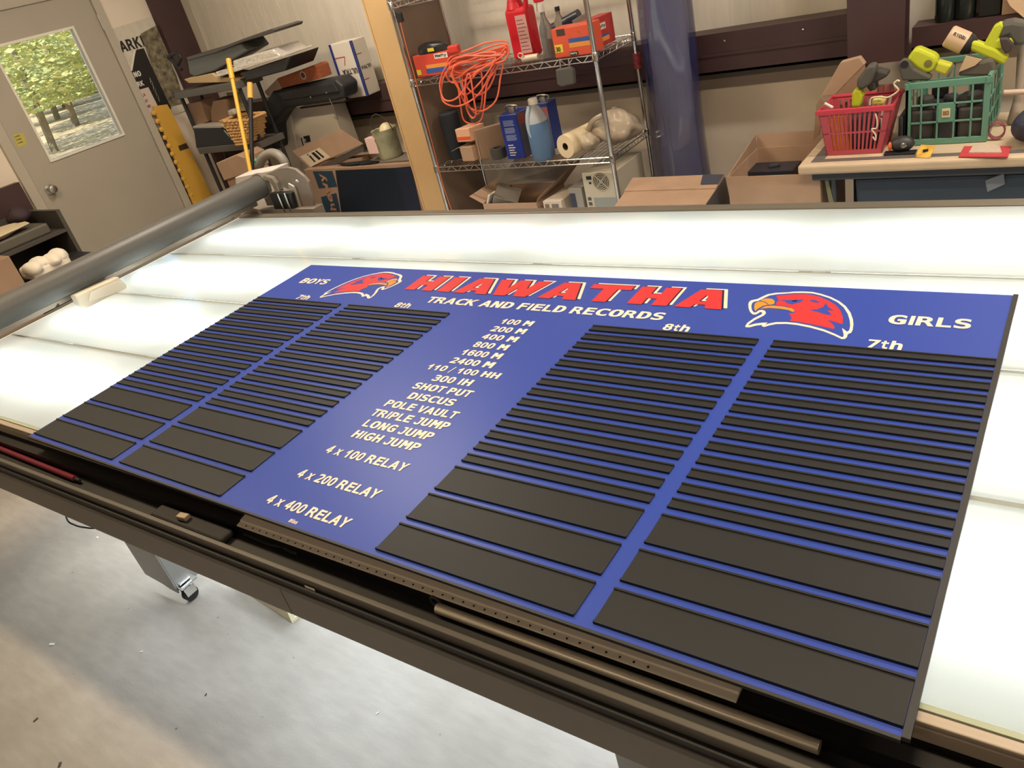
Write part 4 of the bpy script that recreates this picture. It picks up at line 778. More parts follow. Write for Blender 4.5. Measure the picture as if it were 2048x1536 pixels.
# long poles
def pole(name, label, pts, y0_, y1_, r_, m_, tipm=None, tip=None):
    a_ = PY(*pts[0], y0_); b_ = PY(*pts[1], y1_)
    t_ = T(name, label, 'pole', V((b_.x, b_.y, b_.z)))
    P('shaft', MB().cyl(a_, b_, r_, n=12), m_, t_, smooth=True)
    if tip: P('grip', MB().cyl(a_ + (a_ - b_).normalized() * .001, a_.lerp(b_, tip), r_ * 1.35, n=12), tipm, t_, smooth=True)
    return t_
M_pole = mat('yellow_pole', (226, 176, 66), .4)
pole('broom_handle', 'long bright yellow broom handle leaning on the shelf', [(457, 119), (512, 400)], 2.62, 2.22, .0125, M_pole, M_pole, .14)
pole('black_pole', 'black pole with a yellow tip beside the broom', [(500, 166), (506, 400)], 2.60, 2.25, .0135, mat('handle_black', (30, 30, 32), .5), mat('yellow_tip', (222, 174, 86), .45), .13)
# terracotta carton, black bag, beer carton, white appliance
tc_ = T('orange_carton', 'terracotta coloured carton with a round emblem on the black bag', 'box', poly_y(A((1450, 850)), 3.0)[0])
ob_ = P('carton_body', slab_y(A((1238, 765), (1600, 632), (1625, 650), (1662, 765), (1290, 862)), 3.0, .11), mat('terracotta_print', (176, 98, 64), .55, var=.2, vscale=24, stretch=(1, 1, 6)), tc_, bev=.003)
P('carton_end', slab_y(A((1115, 895), (1238, 770), (1288, 862), (1150, 945)), 2.998, .11), mat('pale_end', (196, 172, 150), .6), tc_, bev=.003)
ce = poly_y(A((1492, 735)), 2.9985)[0]
P('emblem', MB().lathe(ce, (0, -1, 0), [(.026, 0), (.026, .0008)], 20), M_white, tc_)
P('emblem', MB().lathe(ce + V((0, -.001, 0)), (0, -1, 0), [(.019, 0), (.019, .0008)], 20), mat('emblem_brown', (96, 66, 56), .6), tc_)
bg_ = T('duffel_bag', 'black duffel bag slumped on the shelf in the corner', 'bag', poly_y(A((1400, 1100)), 3.0)[0])
M_bag = mat('black_nylon', (44, 44, 46), .55, bump=.4, bscale=25)
P('bag_body', slab_y(A((1190, 890), (1500, 830), (1800, 770), (1880, 840), (1890, 960), (1820, 985), (1330, 1060), (1260, 1130), (1190, 1250), (1215, 1480), (1010, 1430), (985, 1250), (1040, 1120)), 2.985, .15), M_bag, bg_, bev=.02, seg=3)
P('bag_flap', slab_y(A((1230, 905), (1780, 800), (1840, 900), (1300, 985)), 2.972, .02), M_bag, bg_, bev=.008)
for q in ((1570, 948), (1725, 905)):
    P('rivet', MB().lathe(poly_y(A(q), 2.971)[0], (0, -1, 0), [(.007, 0), (.006, .004), (.002, .005)], 10), M_chrome, bg_)
P('strap', MB().tube(cat_rom(poly_y(A((1750, 960), (1800, 1080), (1830, 1160), (1790, 1140)), 2.962), 5), .004, 6), M_steel, bg_)
wa = T('white_appliance', 'white rounded plastic housing with a small black logo', 'appliance', (PY(620, 300, 3.14).x, 3.2, 0))
M_app = mat('appliance_white', (246, 240, 230), .4)
pw_ = poly_y(A((1180, 1240), (1210, 1160), (1270, 1085), (1360, 1055), (1440, 1480), (1490, 1700), (1320, 1720), (1240, 1480)), 3.14)
P('side_shell', MB().prism(pw_, (0, .145, 0)), mat('appliance_side', (250, 245, 236), .38), wa, bev=.01)
pf = poly_y(A((1362, 1055), (1700, 1010), (1760, 1020), (1850, 1260), (1960, 1560), (1490, 1700), (1440, 1480)), 3.145)
P('front_shell', MB().prism(pf, (0, .14, 0)), M_app, wa, bev=.006)
P('pedestal', MB().box(PY(620, 345, 3.14).x - .12, 3.16, 0, PY(620, 345, 3.14).x + .25, 3.27, PY(620, 345, 3.14).z + .02), M_app, wa)
lg_ = poly_y(A((1495, 1330), (1555, 1318), (1568, 1380), (1510, 1395)), 3.1435)
lo = P('logo', MB().prism(lg_, (0, -.0006, 0)), M_black, wa)
TX('F', lg_[3] + V((.008, -.0012, .002)), (1, 0, 0), (0, 0, 1), .02, .028, M_white, wa, bold=.05)
P('logo_bar', MB().prism(poly_y(A((1468, 1345), (1480, 1342), (1500, 1420), (1490, 1425)), 3.1435), (0, -.0006, 0)), M_black, wa)
# beer carton standing on the girt
C_ = crop(580, 0, 4.876)
byy = 3.285
gz_ = 1.112
ST('trim_13', MB().box(-2.0, 3.10, gz_ - .012, -1.55, YB - .167, gz_ - .0005), M_maroon)['label'] = 'maroon ledge plate under the drinks carton'
b0 = PY(*C_((545, 965))[0], byy)
cx0 = PZ(*C_((545, 965))[0], gz_); cx1 = PZ(*C_((760, 935))[0], gz_)
bx = T('drink_carton', 'white and blue drinks carton printed ULTRA standing on the maroon girt', 'box', (cx0.x + .1, cx0.y, gz_))
uw = V((cx1.x - cx0.x, cx1.y - cx0.y, 0)); wd_ = uw.length; uw.normalize(); un = V((-uw.y, uw.x, 0))
O_ = V((cx0.x, cx0.y, gz_))
hh = (PY(*C_((375, 440))[0], cx0.y).z - gz_)
dpt = .13
P('carton', MB().prism([O_, O_ + uw * wd_, O_ + uw * wd_ + un * dpt, O_ + un * dpt], (0, 0, hh)), mat('carton_white', (222, 214, 200), .45), bx, bev=.004)
M_cblue = mat('carton_blue', (44, 56, 130), .45)
def quad_on(o, ex, ez, x0, z0, x1, z1, m_, par, nm='print', off=.0008):
    n_ = V(ex).cross(V(ez)).normalized()
    return P(nm, MB().add([o + ex * x0 + ez * z0 + n_ * off, o + ex * x1 + ez * z0 + n_ * off, o + ex * x1 + ez * z1 + n_ * off, o + ex * x0 + ez * z1 + n_ * off], [(0, 1, 2, 3)]), m_, par)
EZ = V((0, 0, 1))
quad_on(O_, uw, EZ, 0, 0, .022, hh, M_cblue, bx); quad_on(O_, uw, EZ, wd_ - .016, 0, wd_, hh, M_cblue, bx)
M_cred = mat('carton_red', (176, 46, 56), .5)
TX('ULTRA', O_ + uw * (wd_ - .02) + EZ * (hh * .53) - un * .0012, -uw, -EZ, wd_ * .66, .034, mat('ink_grey', (60, 58, 66), .5), bx, bold=.02, flip=False)
for zz, sgn in ((hh * .74, 1), (hh * .28, -1)):
    quad_on(O_, uw, EZ, .022, zz, wd_ * .55, zz + .005, M_cred, bx, off=.0012)
    a_ = O_ + uw * (wd_ * .55) + EZ * zz - un * .0014
    P('print', MB().add([a_ - uw * .006, a_, a_ - uw * .022 - EZ * (.05 * sgn), a_ - uw * .028 - EZ * (.05 * sgn)], [(0, 1, 2, 3)]), M_cred, bx)
Os = O_ + uw * wd_
quad_on(Os, un, EZ, 0, 0, .012, hh, M_cblue, bx)
TX('ULTRA', Os + un * (dpt - .02) + EZ * (hh * .53) + uw * .001, -un, -EZ, dpt * .7, .022, mat('ink_grey', (60, 58, 66), .5), bx, bold=.02)
for zz in (hh * .74, hh * .28): quad_on(Os, un, EZ, .012, zz, .06, zz + .005, M_cred, bx, off=.0012)

# ---------------------------------------------------------------- lower left of centre
G = crop(400, 230, 4.876)
vy = 2.32
S('taped_carton', 'small brown carton with tape behind the grey roller', 'box', MB().prism(poly_y(G((155, 470), (360, 390), (430, 420), (480, 560), (235, 640)), 2.52), (0, .18, 0)).prism([p + V((0, .02, -.001)) for p in poly_y(G((235, 641), (480, 561)), 2.52)] + [V((p.x, 2.54, 0)) for p in reversed(poly_y(G((235, 641), (480, 561)), 2.52))], (0, .15, 0)), M_card, bev=.004)
S('white_carton', 'white paper carton behind the gantry end', 'box', MB().prism(poly_y([(470, 355), (545, 340), (560, 435), (556, 470), (485, 470)], 2.06), (0, .12, 0)).box(PY(470, 355, 2.06).x + .06, 2.07, 0, PY(545, 340, 2.06).x, 2.17, PY(520, 465, 2.06).z), mat('carton_paper', (214, 208, 204), .5), bev=.004)
hs = T('vacuum_hose', 'grey bent vacuum hose with a green collar', 'hose', (PY(540, 340, 2.3).x, 2.3, 0))
hp = [PY(518, 400, 2.4), PY(516, 350, 2.4), PY(524, 318, 2.4), PY(545, 306, 2.4), PY(565, 318, 2.4), PY(574, 345, 2.4), PY(584, 420, 2.4)]
P('hose', MB().tube(cat_rom(hp, 8), .028, 14), mat('hose_grey', (142, 138, 130), .4), hs, smooth=True)
P('nozzle', MB().lathe(PY(536, 348, 2.38), V((.05, 0, -1)), [(.03, 0), (.045, .05), (.05, .2)], 14), mat('nozzle_grey', (120, 116, 110), .4), hs, smooth=True)
P('collar', MB().lathe(PY(514, 322, 2.39), V((-.6, -.2, .5)), [(.016, -.012), (.016, .012)], 12), mat('green_collar', (70, 160, 124), .4), hs)
P('canister', MB().lathe((PY(545, 420, 2.5).x, 2.52, 0), (0, 0, 1), [(.10, 0), (.11, .3), (.10, .5), (.05, .54)], 20), mat('canister', (86, 84, 82), .4), hs, smooth=True)
# big dark blue printed carton with black plastic on top
cy = 2.915
ctl, ctr = PY(*G((1010, 530))[0], cy), PY(*G((2060, 470))[0], cy)
zc_ = (PY(*G((1100, 525))[0], cy).z + PY(*G((1900, 480))[0], cy).z) / 2
cw_ = T('pet_food_carton', 'large brown carton printed chewy with dark blue panels and black wrap', 'box', ((ctl.x + ctr.x) / 2, cy + .1, 0))
P('carton', MB().box(ctl.x, cy, 0, PY(838, 214, 2.88).x - .03, cy + .2, zc_), M_card2, cw_, bev=.005)
M_teal = mat('teal_print', (44, 66, 84), .5)
def flatp(pts, y, m_, par, nm='print', off=.0008): return P(nm, MB().prism(poly_y(pts, y), (0, -off, 0)), m_, par)
flatp(G((1100, 550), (1290, 545), (1340, 700), (1160, 715)), cy - .0004, M_teal, cw_)
flatp(G((1180, 800), (1330, 760), (1400, 1100), (1260, 1100)), cy - .0004, M_teal, cw_)
flatp(G((1320, 540), (1900, 515), (2040, 960), (2060, 1100), (1400, 1100)), cy - .0004, mat('navy_wrap', (30, 38, 50), .35), cw_, 'wrap_panel')
flatp(G((1900, 515), (2060, 500), (2130, 800), (2200, 1100), (2060, 1100)), cy - .0006, mat('navy_wrap2', (36, 42, 60), .35), cw_, 'wrap_panel')
q0 = PY(*G((1385, 1010))[0], cy - .0025); q1 = PY(*G((1270, 560))[0], cy - .0025)
TX('chewy', V((q0.x - .01, q0.y, q0.z - .005)), (0, 0, 1), (-1, 0, 0), q1.z - q0.z, .075, mat('print_tan', (176, 132, 104), .6), cw_, bold=.03)
pb = MB().blob(((ctl.x + ctr.x) / 2 + .02, cy + .025, zc_ + .0125), (.2, .022, .012), .3, 24, 10, seed=12)
S('plastic_wrap', 'crumpled shiny black plastic on the blue printed carton', 'plastic', pb, mat('shiny_black_film', (40, 42, 46), .18), smooth=True)
fl = T('flap_carton', 'open brown carton with a white shipping label behind the blue carton', 'box', (PY(*G((1200, 400))[0], 2.98).x, 3.04, zc_))
P('flap', MB().prism(poly_y(G((900, 350), (1370, 135), (1590, 280), (1060, 512)), 2.965), (0, .004, -.002)), M_card, fl)
bxl, bxr = PY(*G((1080, 512))[0], 3.0), PY(*G((1560, 290))[0], 3.0)
P('carton', MB().box(bxl.x, 2.975, zc_ + .001, bxr.x, 3.11, zc_ + .035), M_card2, fl)
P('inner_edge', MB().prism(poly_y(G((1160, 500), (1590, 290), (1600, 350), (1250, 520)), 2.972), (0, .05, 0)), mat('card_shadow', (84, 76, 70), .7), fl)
lbp = poly_y(G((975, 405), (1165, 318), (1270, 410), (1080, 508)), 2.9642)
P('shipping_label', MB().prism(lbp, (0, -.0006, 0)), mat('label_paper', (222, 206, 180), .6), fl)
for a_, b_, c_, d_ in (((1120, 350), (1135, 343), (1215, 410), (1200, 420)), ((1085, 372), (1110, 360), (1180, 425), (1160, 440)), ((1060, 400), (1075, 393), (1130, 455), (1115, 460)), ((1040, 385), (1055, 380), (1062, 390), (1047, 395))):
    P('label_print', MB().prism(poly_y(G(a_, b_, c_, d_), 2.9634), (0, -.0004, 0)), M_black, fl)
# paint can and candy box on the flap carton side
pcx = PY(790, 318, 2.62)
plx = PY(*G((1625, 440))[0], 2.96).x; prx = PY(838, 214, 2.88).x - .035
S('grey_board', 'grey board under the pale stained bucket', 'board', MB().box(plx, 2.945, zc_ + .001, prx, 3.11, zc_ + .014), mat('grey_board', (118, 108, 98), .7), bev=.003)
zpl = zc_ + .0145
ca = PZ(*G((1880, 400))[0], zpl) + V((0, .06, 0)); ca.y = min(ca.y, 3.03)
can = T('paint_can', 'pale green stained metal bucket with a wire handle', 'bucket', ca)
M_can = mat('stained_can', (176, 176, 148), .45, var=.3, vscale=14)
cb_ = PY(*G((1815, 130))[0], 3.03)
ch_ = cb_.z - ca.z; cr_ = .08
P('can', MB().lathe(ca, (0, 0, 1), [(cr_ * .92, 0), (cr_, .01), (cr_, ch_ * .97), (cr_ * 1.04, ch_), (cr_ * .96, ch_ * .98), (cr_ * .94, ch_ * .6)], 28, cap=False), M_can, can, smooth=True)
P('can_floor', MB().lathe(ca, (0, 0, 1), [(cr_ * .92, .0), (cr_ * .92, .004)], 20), M_can, can)
P('wire_handle', MB().tube(cat_rom([ca + V((-cr_ * 1.05, 0, ch_ * .9)), ca + V((-cr_ * .9, -.02, ch_ * 1.3)), ca + V((0, -.03, ch_ * 1.55)), ca + V((cr_ * .9, -.02, ch_ * 1.3)), ca + V((cr_ * 1.05, 0, ch_ * .9))], 6), .003, 6), mat('wire_dark', (88, 84, 78), .4, metal=.6), can)
P('drip', MB().blob(ca + V((.03, -.0, ch_ * .93)), (.045, .05, .05), .1, seed=3), mat('cream_paint', (222, 208, 170), .4), can, smooth=True)
cnd = T('candy_box', 'small pink and white box with red lettering beside the bucket', 'box', PY(*G((1700, 380))[0], 2.96))
cpl = poly_y(G((1600, 232), (1725, 222), (1800, 375), (1650, 382)), 2.955)
P('box', MB().prism(cpl, (0, .05, 0)), mat('pink_card', (228, 196, 188), .5), cnd, bev=.002)
TX('Cherry', V((cpl[1].x - .034, cpl[1].y - .001, cpl[1].z - .012)), (cpl[2] - cpl[1]).normalized(), V((1, 0, 0)), .085, .026, M_dred, cnd, bold=.02)
# ================================================================ TAN COLUMN BETWEEN THE SHELVES
M_tanpost = mat('tan_painted_steel', (200, 166, 120), .5, var=.06, vscale=4)
M_brown = mat('brown_panel_web_shade', (136, 114, 98), .6, var=.06, vscale=4)
py_ = 2.88
pl_, pr_ = PY(790, 214, py_).x, PY(838, 214, py_).x
col = ST('trim_8', MB().box(pl_, py_, 0, pr_, py_ + .012, ZC).box(pl_ - .012, py_ - .004, 0, pl_ - .0005, py_ + .05, ZC), M_tanpost)
col['label'] = 'tan painted post in front of the wire rack'
ST('trim_9', MB().box(pr_ - .014, py_ + .013, 0, pr_ - .002, YB - .17, ZC), M_brown)['label'] = 'side web of the tan post, its shade painted brown'  # brown puts the shade on the column web into its colour
bpx = PY(873, 85, 3.30).x
ST('trim_10', MB().box(pr_ + .001, 3.285, 0, bpx, 3.297, ZC), M_brown)['label'] = 'tall brown panel behind the wire rack'
ST('trim_11', MB().box(bpx + .001, 3.286, 1.17, bpx + .09, 3.297, ZC), mat('pale_strip', (196, 184, 164), .5))['label'] = 'pale strip beside the brown panel'

# ================================================================ CHROME WIRE RACK
RX0, RX1, RY0, RY1 = -.652, .545, 2.82, 3.245
wr = T('wire_rack', 'chrome wire shelving rack full of supplies', 'rack', ((RX0 + RX1) / 2, (RY0 + RY1) / 2, 0))
ZSH = [.215, .722, 1.222, 1.632]
for x_ in (RX0, RX1):
    for y_ in (RY0, RY1):
        po = P('post', MB().cyl((x_, y_, .02), (x_, y_, 1.95), .0125, n=14), M_chrome, wr, smooth=True)
        P('foot', MB().lathe((x_, y_, 0), (0, 0, 1), [(.016, 0), (.016, .012), (.009, .02)], 12), M_black, po)
        for z_ in ZSH:
            P('sleeve', MB().lathe((x_, y_, z_ - .034), (0, 0, 1), [(.0135, 0), (.017, .004), (.0155, .04), (.0135, .044)], 12), M_chrome, po, smooth=True)
for z_ in ZSH:
    t_ = .0032; zt, zb = z_ - .003, z_ - .030
    ring = lambda z: [(RX0 + .014, RY0, z), (RX1 - .014, RY0, z), (RX1, RY0 + .014, z), (RX1, RY1 - .014, z), (RX1 - .014, RY1, z), (RX0 + .014, RY1, z), (RX0, RY1 - .014, z), (RX0, RY0 + .014, z)]
    sh = P('shelf_rim', MB().tube(ring(zt), t_, 6, closed=True).tube(ring(zb), t_, 6, closed=True), M_chrome, wr)
    tr = MB()
    for y_ in (RY0, RY1):
        n_ = 26; pts = []
        for k in range(n_ + 1):
            xx = RX0 + .03 + (RX1 - RX0 - .06) * k / n_
            pts += [(xx - .006, y_, zb if k % 2 else zt), (xx + .006, y_, zb if k % 2 else zt)]
        tr.tube(pts, .0022, 5)
    for x_ in (RX0, RX1):
        n_ = 10; pts = []
        for k in range(n_ + 1):
            yy = RY0 + .03 + (RY1 - RY0 - .06) * k / n_
            pts += [(x_, yy - .005, zb if k % 2 else zt), (x_, yy + .005, zb if k % 2 else zt)]
        tr.tube(pts, .0022, 5)
    P('truss_wire', tr, M_chrome, sh)
    dk = MB()
    for k in range(40):
        xx = RX0 + .03 + (RX1 - RX0 - .06) * k / 39
        dk.cyl((xx, RY0, z_ - .0025), (xx, RY1, z_ - .0025), .0018, n=5)
    for yy in (RY0 + .14, RY0 + .28): dk.cyl((RX0, yy, z_ - .006), (RX1, yy, z_ - .006), .0025, n=5)
    o = P('deck_wires', dk, M_chrome, sh); o['kind'] = 'stuff'
ZM, ZLW, ZBT = ZSH[2] + .0005, ZSH[1] + .0005, ZSH[0] + .0005
D = crop(900, 0, 4.876)
M_horange = mat('orange_red_card', (218, 90, 62), .5)
def upbox(name, label, pxl, pxr, y, z0, htop, dep, m_, cat_='box', skew=0.0, bev=.003):
    """upright box: px of the two lower front corners, resting at z0"""
    a = PZ(*pxl, z0); b = PZ(*pxr, z0)
    t_ = T(name, label, cat_, ((a.x + b.x) / 2, (a.y + b.y) / 2, z0))
    ex = V((b.x - a.x, b.y - a.y, 0)); w_ = ex.length; ex.normalize(); en = V((-ex.y, ex.x, 0))
    P('box', MB().prism([a, b, b + en * dep, a + en * dep], (0, 0, htop)), m_, t_, bev=bev)
    return t_, a, ex, en, w_
def pr(t_, a, ex, x0, z0, x1, z1, m_, off=.001, nm='print'):
    n_ = ex.cross(EZ).normalized()
    o = a + n_ * off
    return P(nm, MB().add([o + ex * x0 + EZ * z0, o + ex * x1 + EZ * z0, o + ex * x1 + EZ * z1, o + ex * x0 + EZ * z1], [(0, 1, 2, 3)]), m_, t_)
def lett(t_, a, ex, s, x0, z0, w_, h_, m_, off=.0016, bold=.03):
    n_ = ex.cross(EZ).normalized()
    TX(s, a + n_ * off + ex * x0 + EZ * z0, ex, EZ, w_, h_, m_, t_, bold=bold)
M_sw1 = mat('swoosh_orange', (232, 150, 70), .5); M_sw2 = mat('swoosh_blue', (58, 92, 160), .5); M_lblw = mat('label_white2', (232, 226, 214), .5); M_lyel = mat('label_yellow', (226, 206, 70), .5)
# open box of black bags at the left
t_, a, ex, en, w_ = upbox('bag_box', 'open red bag box with black plastic bags bulging out of the top', (836, 155), (905, 146), 0, ZM, .115, .09, mat('red_card', (210, 76, 60), .5))
hL = .115
pr(t_, a, ex, w_ * .30, .015, w_ * .95, .04, M_sw2); pr(t_, a, ex, w_ * .32, .04, w_ * .95, .06, M_sw1)
pr(t_, a, ex, w_ * .62, hL - .03, w_ * .99, hL - .004, M_lblw); lett(t_, a, ex, 'Hefty', w_ * .65, hL - .026, w_ * .31, .019, M_black)
pr(t_, a, ex, .004, .012, w_ * .14, .04, M_lyel)
P('black_bags', MB().blob(a + ex * (w_ * .45) + en * .045 + EZ * (hL + .012), (w_ * .42, .042, .045), .15, seed=5), mat('bag_film', (38, 38, 40), .3), t_, smooth=True)
pr(t_, a + en * .0, ex, w_ * .5, hL + .012, w_ * .68, hL + .03, M_lyel, .006, 'tag')
# orange box, front right
t_, a, ex, en, w_ = upbox('bag_box', 'orange bag box with blue stripe near the right rack post', (1112, 117), (1187, 107), 0, ZM, .135, .10, M_horange)
hR = .135
pr(t_, a, ex, w_ * .42, .04, w_ * .97, .062, M_sw1); pr(t_, a, ex, w_ * .42, .062, w_ * .97, .082, M_sw2)
pr(t_, a, ex, .006, .025, w_ * .24, .062, M_lyel); lett(t_, a, ex, '30', w_ * .05, .03, w_ * .12, .022, M_black)
pr(t_, a, ex, w_ * .40, .004, w_ * .62, .022, M_black); lett(t_, a, ex, 'Hefty', w_ * .42, .007, w_ * .18, .012, M_lblw, .002)
pr(t_, a, ex, w_ * .14, hR - .035, w_ * .36, hR - .004, mat('opening_dark', (72, 58, 52), .7))
P('loop_mark', MB().tube([a + ex * (w_ * .72) - en * .0012 + V((ex.x * .006 * math.cos(q), ex.y * .006 * math.cos(q), .105 + .012 * math.sin(q))) for q in [i * .63 for i in range(10)]], .0012, 4, closed=True), mat('loop_light', (234, 130, 90), .5), t_)
# red box behind the right post
t_, a, ex, en, w_ = upbox('bag_box', 'red bag box at the back right corner of the upper shelf', (1193, 98), (1232, 80), 0, ZM, .135, .08, mat('red_card2', (186, 56, 54), .5))
pr(t_, a, ex, w_ * .15, .075, w_ * .6, .105, M_lblw); lett(t_, a, ex, 'Hefty', w_ * .18, .08, w_ * .4, .018, M_black); pr(t_, a, ex, w_ * .2, .02, w_ * .7, .04, M_sw1); pr(t_, a, ex, w_ * .2, .04, w_ * .7, .05, M_sw2)
# red jug
a = PZ(1024, 126, ZM); b = PZ(1072, 112, ZM)
jc = (a + b) / 2 + V((0, .05, 0)); jw = (b - a).length
jg = T('red_jug', 'tall red plastic jug with a pale printed label', 'jug', (jc.x, jc.y, ZM))
M_jug = mat('red_plastic', (206, 34, 48), .35)
P('jug_body', MB().obox((jc.x, jc.y, ZM + .125), (jw, .10, .25), 0), M_jug, jg, bev=.02, seg=3)
P('shoulder', MB().lathe((jc.x - jw * .15, jc.y, ZM + .25), (0, 0, 1), [(.05, -.005), (.035, .04), (.022, .06), (.022, .09)], 18), M_jug, jg, smooth=True)
P('jug_handle', MB().tube(cat_rom([(jc.x + jw * .40, jc.y - .02, ZM + .23), (jc.x + jw * .46, jc.y - .02, ZM + .29), (jc.x + jw * .2, jc.y - .02, ZM + .325), (jc.x, jc.y - .02, ZM + .32)], 5), .013, 10), M_jug, jg, smooth=True)
lb = P('jug_label', MB().box(jc.x - jw * .02, jc.y - .0515, ZM + .03, jc.x + jw * .47, jc.y - .0505, ZM + .215), mat('jug_label', (206, 158, 152), .5), jg)
for k in range(9):
    P('label_line', MB().box(jc.x + jw * .02, jc.y - .0519, ZM + .045 + k * .018, jc.x + jw * (.42 - .05 * (k % 3)), jc.y - .0516, ZM + .049 + k * .018), mat('label_ink', (120, 84, 84), .6), lb)
# spray bottle
sb = PZ(1096, 117, ZM) + V((0, .03, 0))
sp = T('spray_bottle', 'clear spray bottle with a red and white trigger', 'bottle', (sb.x, sb.y, ZM))
P('bottle', MB().lathe((sb.x, sb.y, ZM), (0, 0, 1), [(.03, 0), (.034, .006), (.034, .12), (.03, .15), (.012, .19), (.012, .215)], 20), mat('clear_plastic', (190, 186, 180), .12, trans=.7, ior=1.2), sp, smooth=True)
P('dip_tube', MB().cyl((sb.x - .004, sb.y, ZM + .01), (sb.x - .004, sb.y, ZM + .25), .004, n=8), mat('pale_tube', (210, 200, 186), .4), sp)
P('neck', MB().lathe((sb.x - .003, sb.y, ZM + .215), (0, 0, 1), [(.016, 0), (.016, .03), (.012, .036)], 14), M_white, sp, smooth=True)
P('trigger_head', MB().obox((sb.x - .008, sb.y, ZM + .285), (.055, .024, .05), 0), M_jug, sp, bev=.008)
P('trigger', MB().prism([(sb.x - .03, sb.y - .006, ZM + .27), (sb.x - .022, sb.y - .006, ZM + .27), (sb.x - .03, sb.y - .006, ZM + .22), (sb.x - .036, sb.y - .006, ZM + .225)], (0, .012, 0)), M_white, sp)
# hose clamp, dark bottles behind
cl = PZ(1062, 122, ZM)
cm = T('caulk_clamp', 'small cream plastic pipe piece with a ring in front of the jug', 'fitting', (cl.x, cl.y, ZM))
P('pipe', MB().cyl((cl.x - .045, cl.y - .005, ZM + .0165), (cl.x + .05, cl.y + .0, ZM + .0165), .016, n=14), mat('cream_pvc', (220, 206, 180), .4), cm, smooth=True)
P('ring', MB().tube([V((cl.x - .045 + .016 * math.cos(q), cl.y - .018, ZM + .036 + .013 * math.sin(q))) for q in [i * .63 for i in range(10)]], .003, 6, closed=True), mat('cream_pvc', (220, 206, 180), .4), cm)
db = PZ(1122, 84, ZM + .0)
db = V((PY(1120, 60, 3.06).x, 3.07, ZM))
dk_ = T('dark_bottle_pack', 'dark bottles lying behind the orange bag box', 'bottle', db)
P('bottle', MB().cyl(db + V((-.08, 0, .10)), db + V((.11, .02, .15)), .03, n=14), mat('navy_bottle', (42, 44, 60), .3), dk_, smooth=True)
P('bottle', MB().lathe(db + V((-.0, .0, 0)), (0, 0, 1), [(.03, 0), (.03, .14), (.012, .17), (.012, .19)], 14), mat('grey_bottle', (130, 120, 110), .3), dk_, smooth=True)
P('cap', MB().lathe(db + V((-.0, .0, .19)), (0, 0, 1), [(.013, 0), (.013, .02)], 12), M_black, dk_)
P('bottle_base', MB().box(db.x - .1, db.y - .03, ZM, db.x + .12, db.y + .05, ZM + .07), mat('grey_tin', (112, 106, 98), .4), dk_, bev=.004)
pn = PY(1165, 38, 3.05)
P('grey_wedge', MB().prism([PY(1143, 42, 3.05), PY(1166, 28, 3.05), PY(1176, 36, 3.05), PY(1150, 56, 3.05)], (0, .03, 0)), mat('grey_plastic2', (126, 118, 108), .5), dk_, bev=.003)
# hanging grey case under the shelf
hc = T('hanging_case', 'dark grey plastic case hooked under the upper wire shelf', 'case', PY(1132, 150, 2.80))
P('case', slab_y([(1110, 140), (1138, 134), (1145, 140), (1148, 168), (1122, 174), (1114, 170)], 2.785, .03), mat('case_grey', (84, 82, 80), .5), hc, bev=.006)
for u_ in (1119, 1137):
    P('hook', MB().cyl(PY(u_, 118, 2.80), PY(u_ + 3, 142, 2.80), .004, n=6), M_steel, hc)
# red tag on rear right post
S('red_tag', 'red and black tag wrapped round the rear rack post', 'tag', MB().cyl((RX1, RY1, 1.05), (RX1, RY1, 1.125), .021, n=12), mat('tag_red', (150, 60, 66), .5, var=.6, vscale=60))
# orange extension cord
rc = random.Random(11)
oc = T('extension_cord', 'tangled orange extension cord hanging over the upper shelf', 'cord', PY(950, 170, 2.79))
M_cord = mat('orange_cord', (236, 112, 84), .42)
cords = [
 [(1012, 95), (990, 120), (950, 150), (915, 195), (890, 200), (880, 175), (884, 150), (900, 125), (930, 112), (975, 112), (1010, 108)],
 [(1010, 100), (985, 140), (960, 185), (930, 208), (905, 212), (885, 200), (884, 170), (893, 145), (920, 128), (960, 120), (1005, 112)],
 [(1000, 118), (1000, 160), (992, 200), (970, 220), (948, 220), (930, 205), (918, 180), (905, 155), (903, 135), (930, 125)],
 [(995, 125), (975, 165), (968, 215), (962, 240), (945, 248), (928, 240), (922, 215), (918, 185), (915, 150), (925, 135)],
 [(960, 140), (965, 180), (962, 215), (955, 228), (940, 215), (932, 190), (925, 165), (930, 145)],
 [(985, 130), (960, 165), (930, 190), (915, 170), (905, 148), (912, 130), (945, 118), (990, 105)],
 [(1015, 90), (985, 92), (950, 105), (920, 112), (903, 122), (900, 140), (915, 150), (945, 145), (980, 130), (1012, 118)],
 [(1014, 84), (975, 85), (945, 96), (915, 108), (898, 118), (897, 138), (920, 142), (960, 132), (1000, 116)],
 [(1013, 104), (975, 118), (940, 138), (915, 155), (900, 150), (898, 130), (925, 118), (965, 106)],
 [(990, 135), (978, 175), (955, 190), (935, 175), (930, 150), (950, 135)],
 [(940, 150), (948, 200), (952, 228), (945, 236), (935, 222), (930, 195), (932, 160)],
 [(1008, 110), (960, 140), (930, 160), (905, 165), (893, 150), (905, 132), (950, 122), (1000, 100)],
 [(1012, 92), (985, 105), (955, 128), (925, 145), (906, 140), (915, 125), (960, 108)]]
for k, pl2 in enumerate(cords):
    yy = 2.772 + .0058 * (k % 5) - .03
    pts = [PY(u, v, yy + .012 * math.sin(1.3 * i + k)) for i, (u, v) in enumerate(pl2)]
    P('loop', MB().tube(cat_rom(pts, 7, True), .0047, 7, closed=True), M_cord, oc, smooth=True)
pg = PY(908, 98, 2.74)
P('plug', MB().obox(pg, (.07, .03, .04), 0), mat('plug_red', (206, 62, 50), .45), oc, bev=.008)
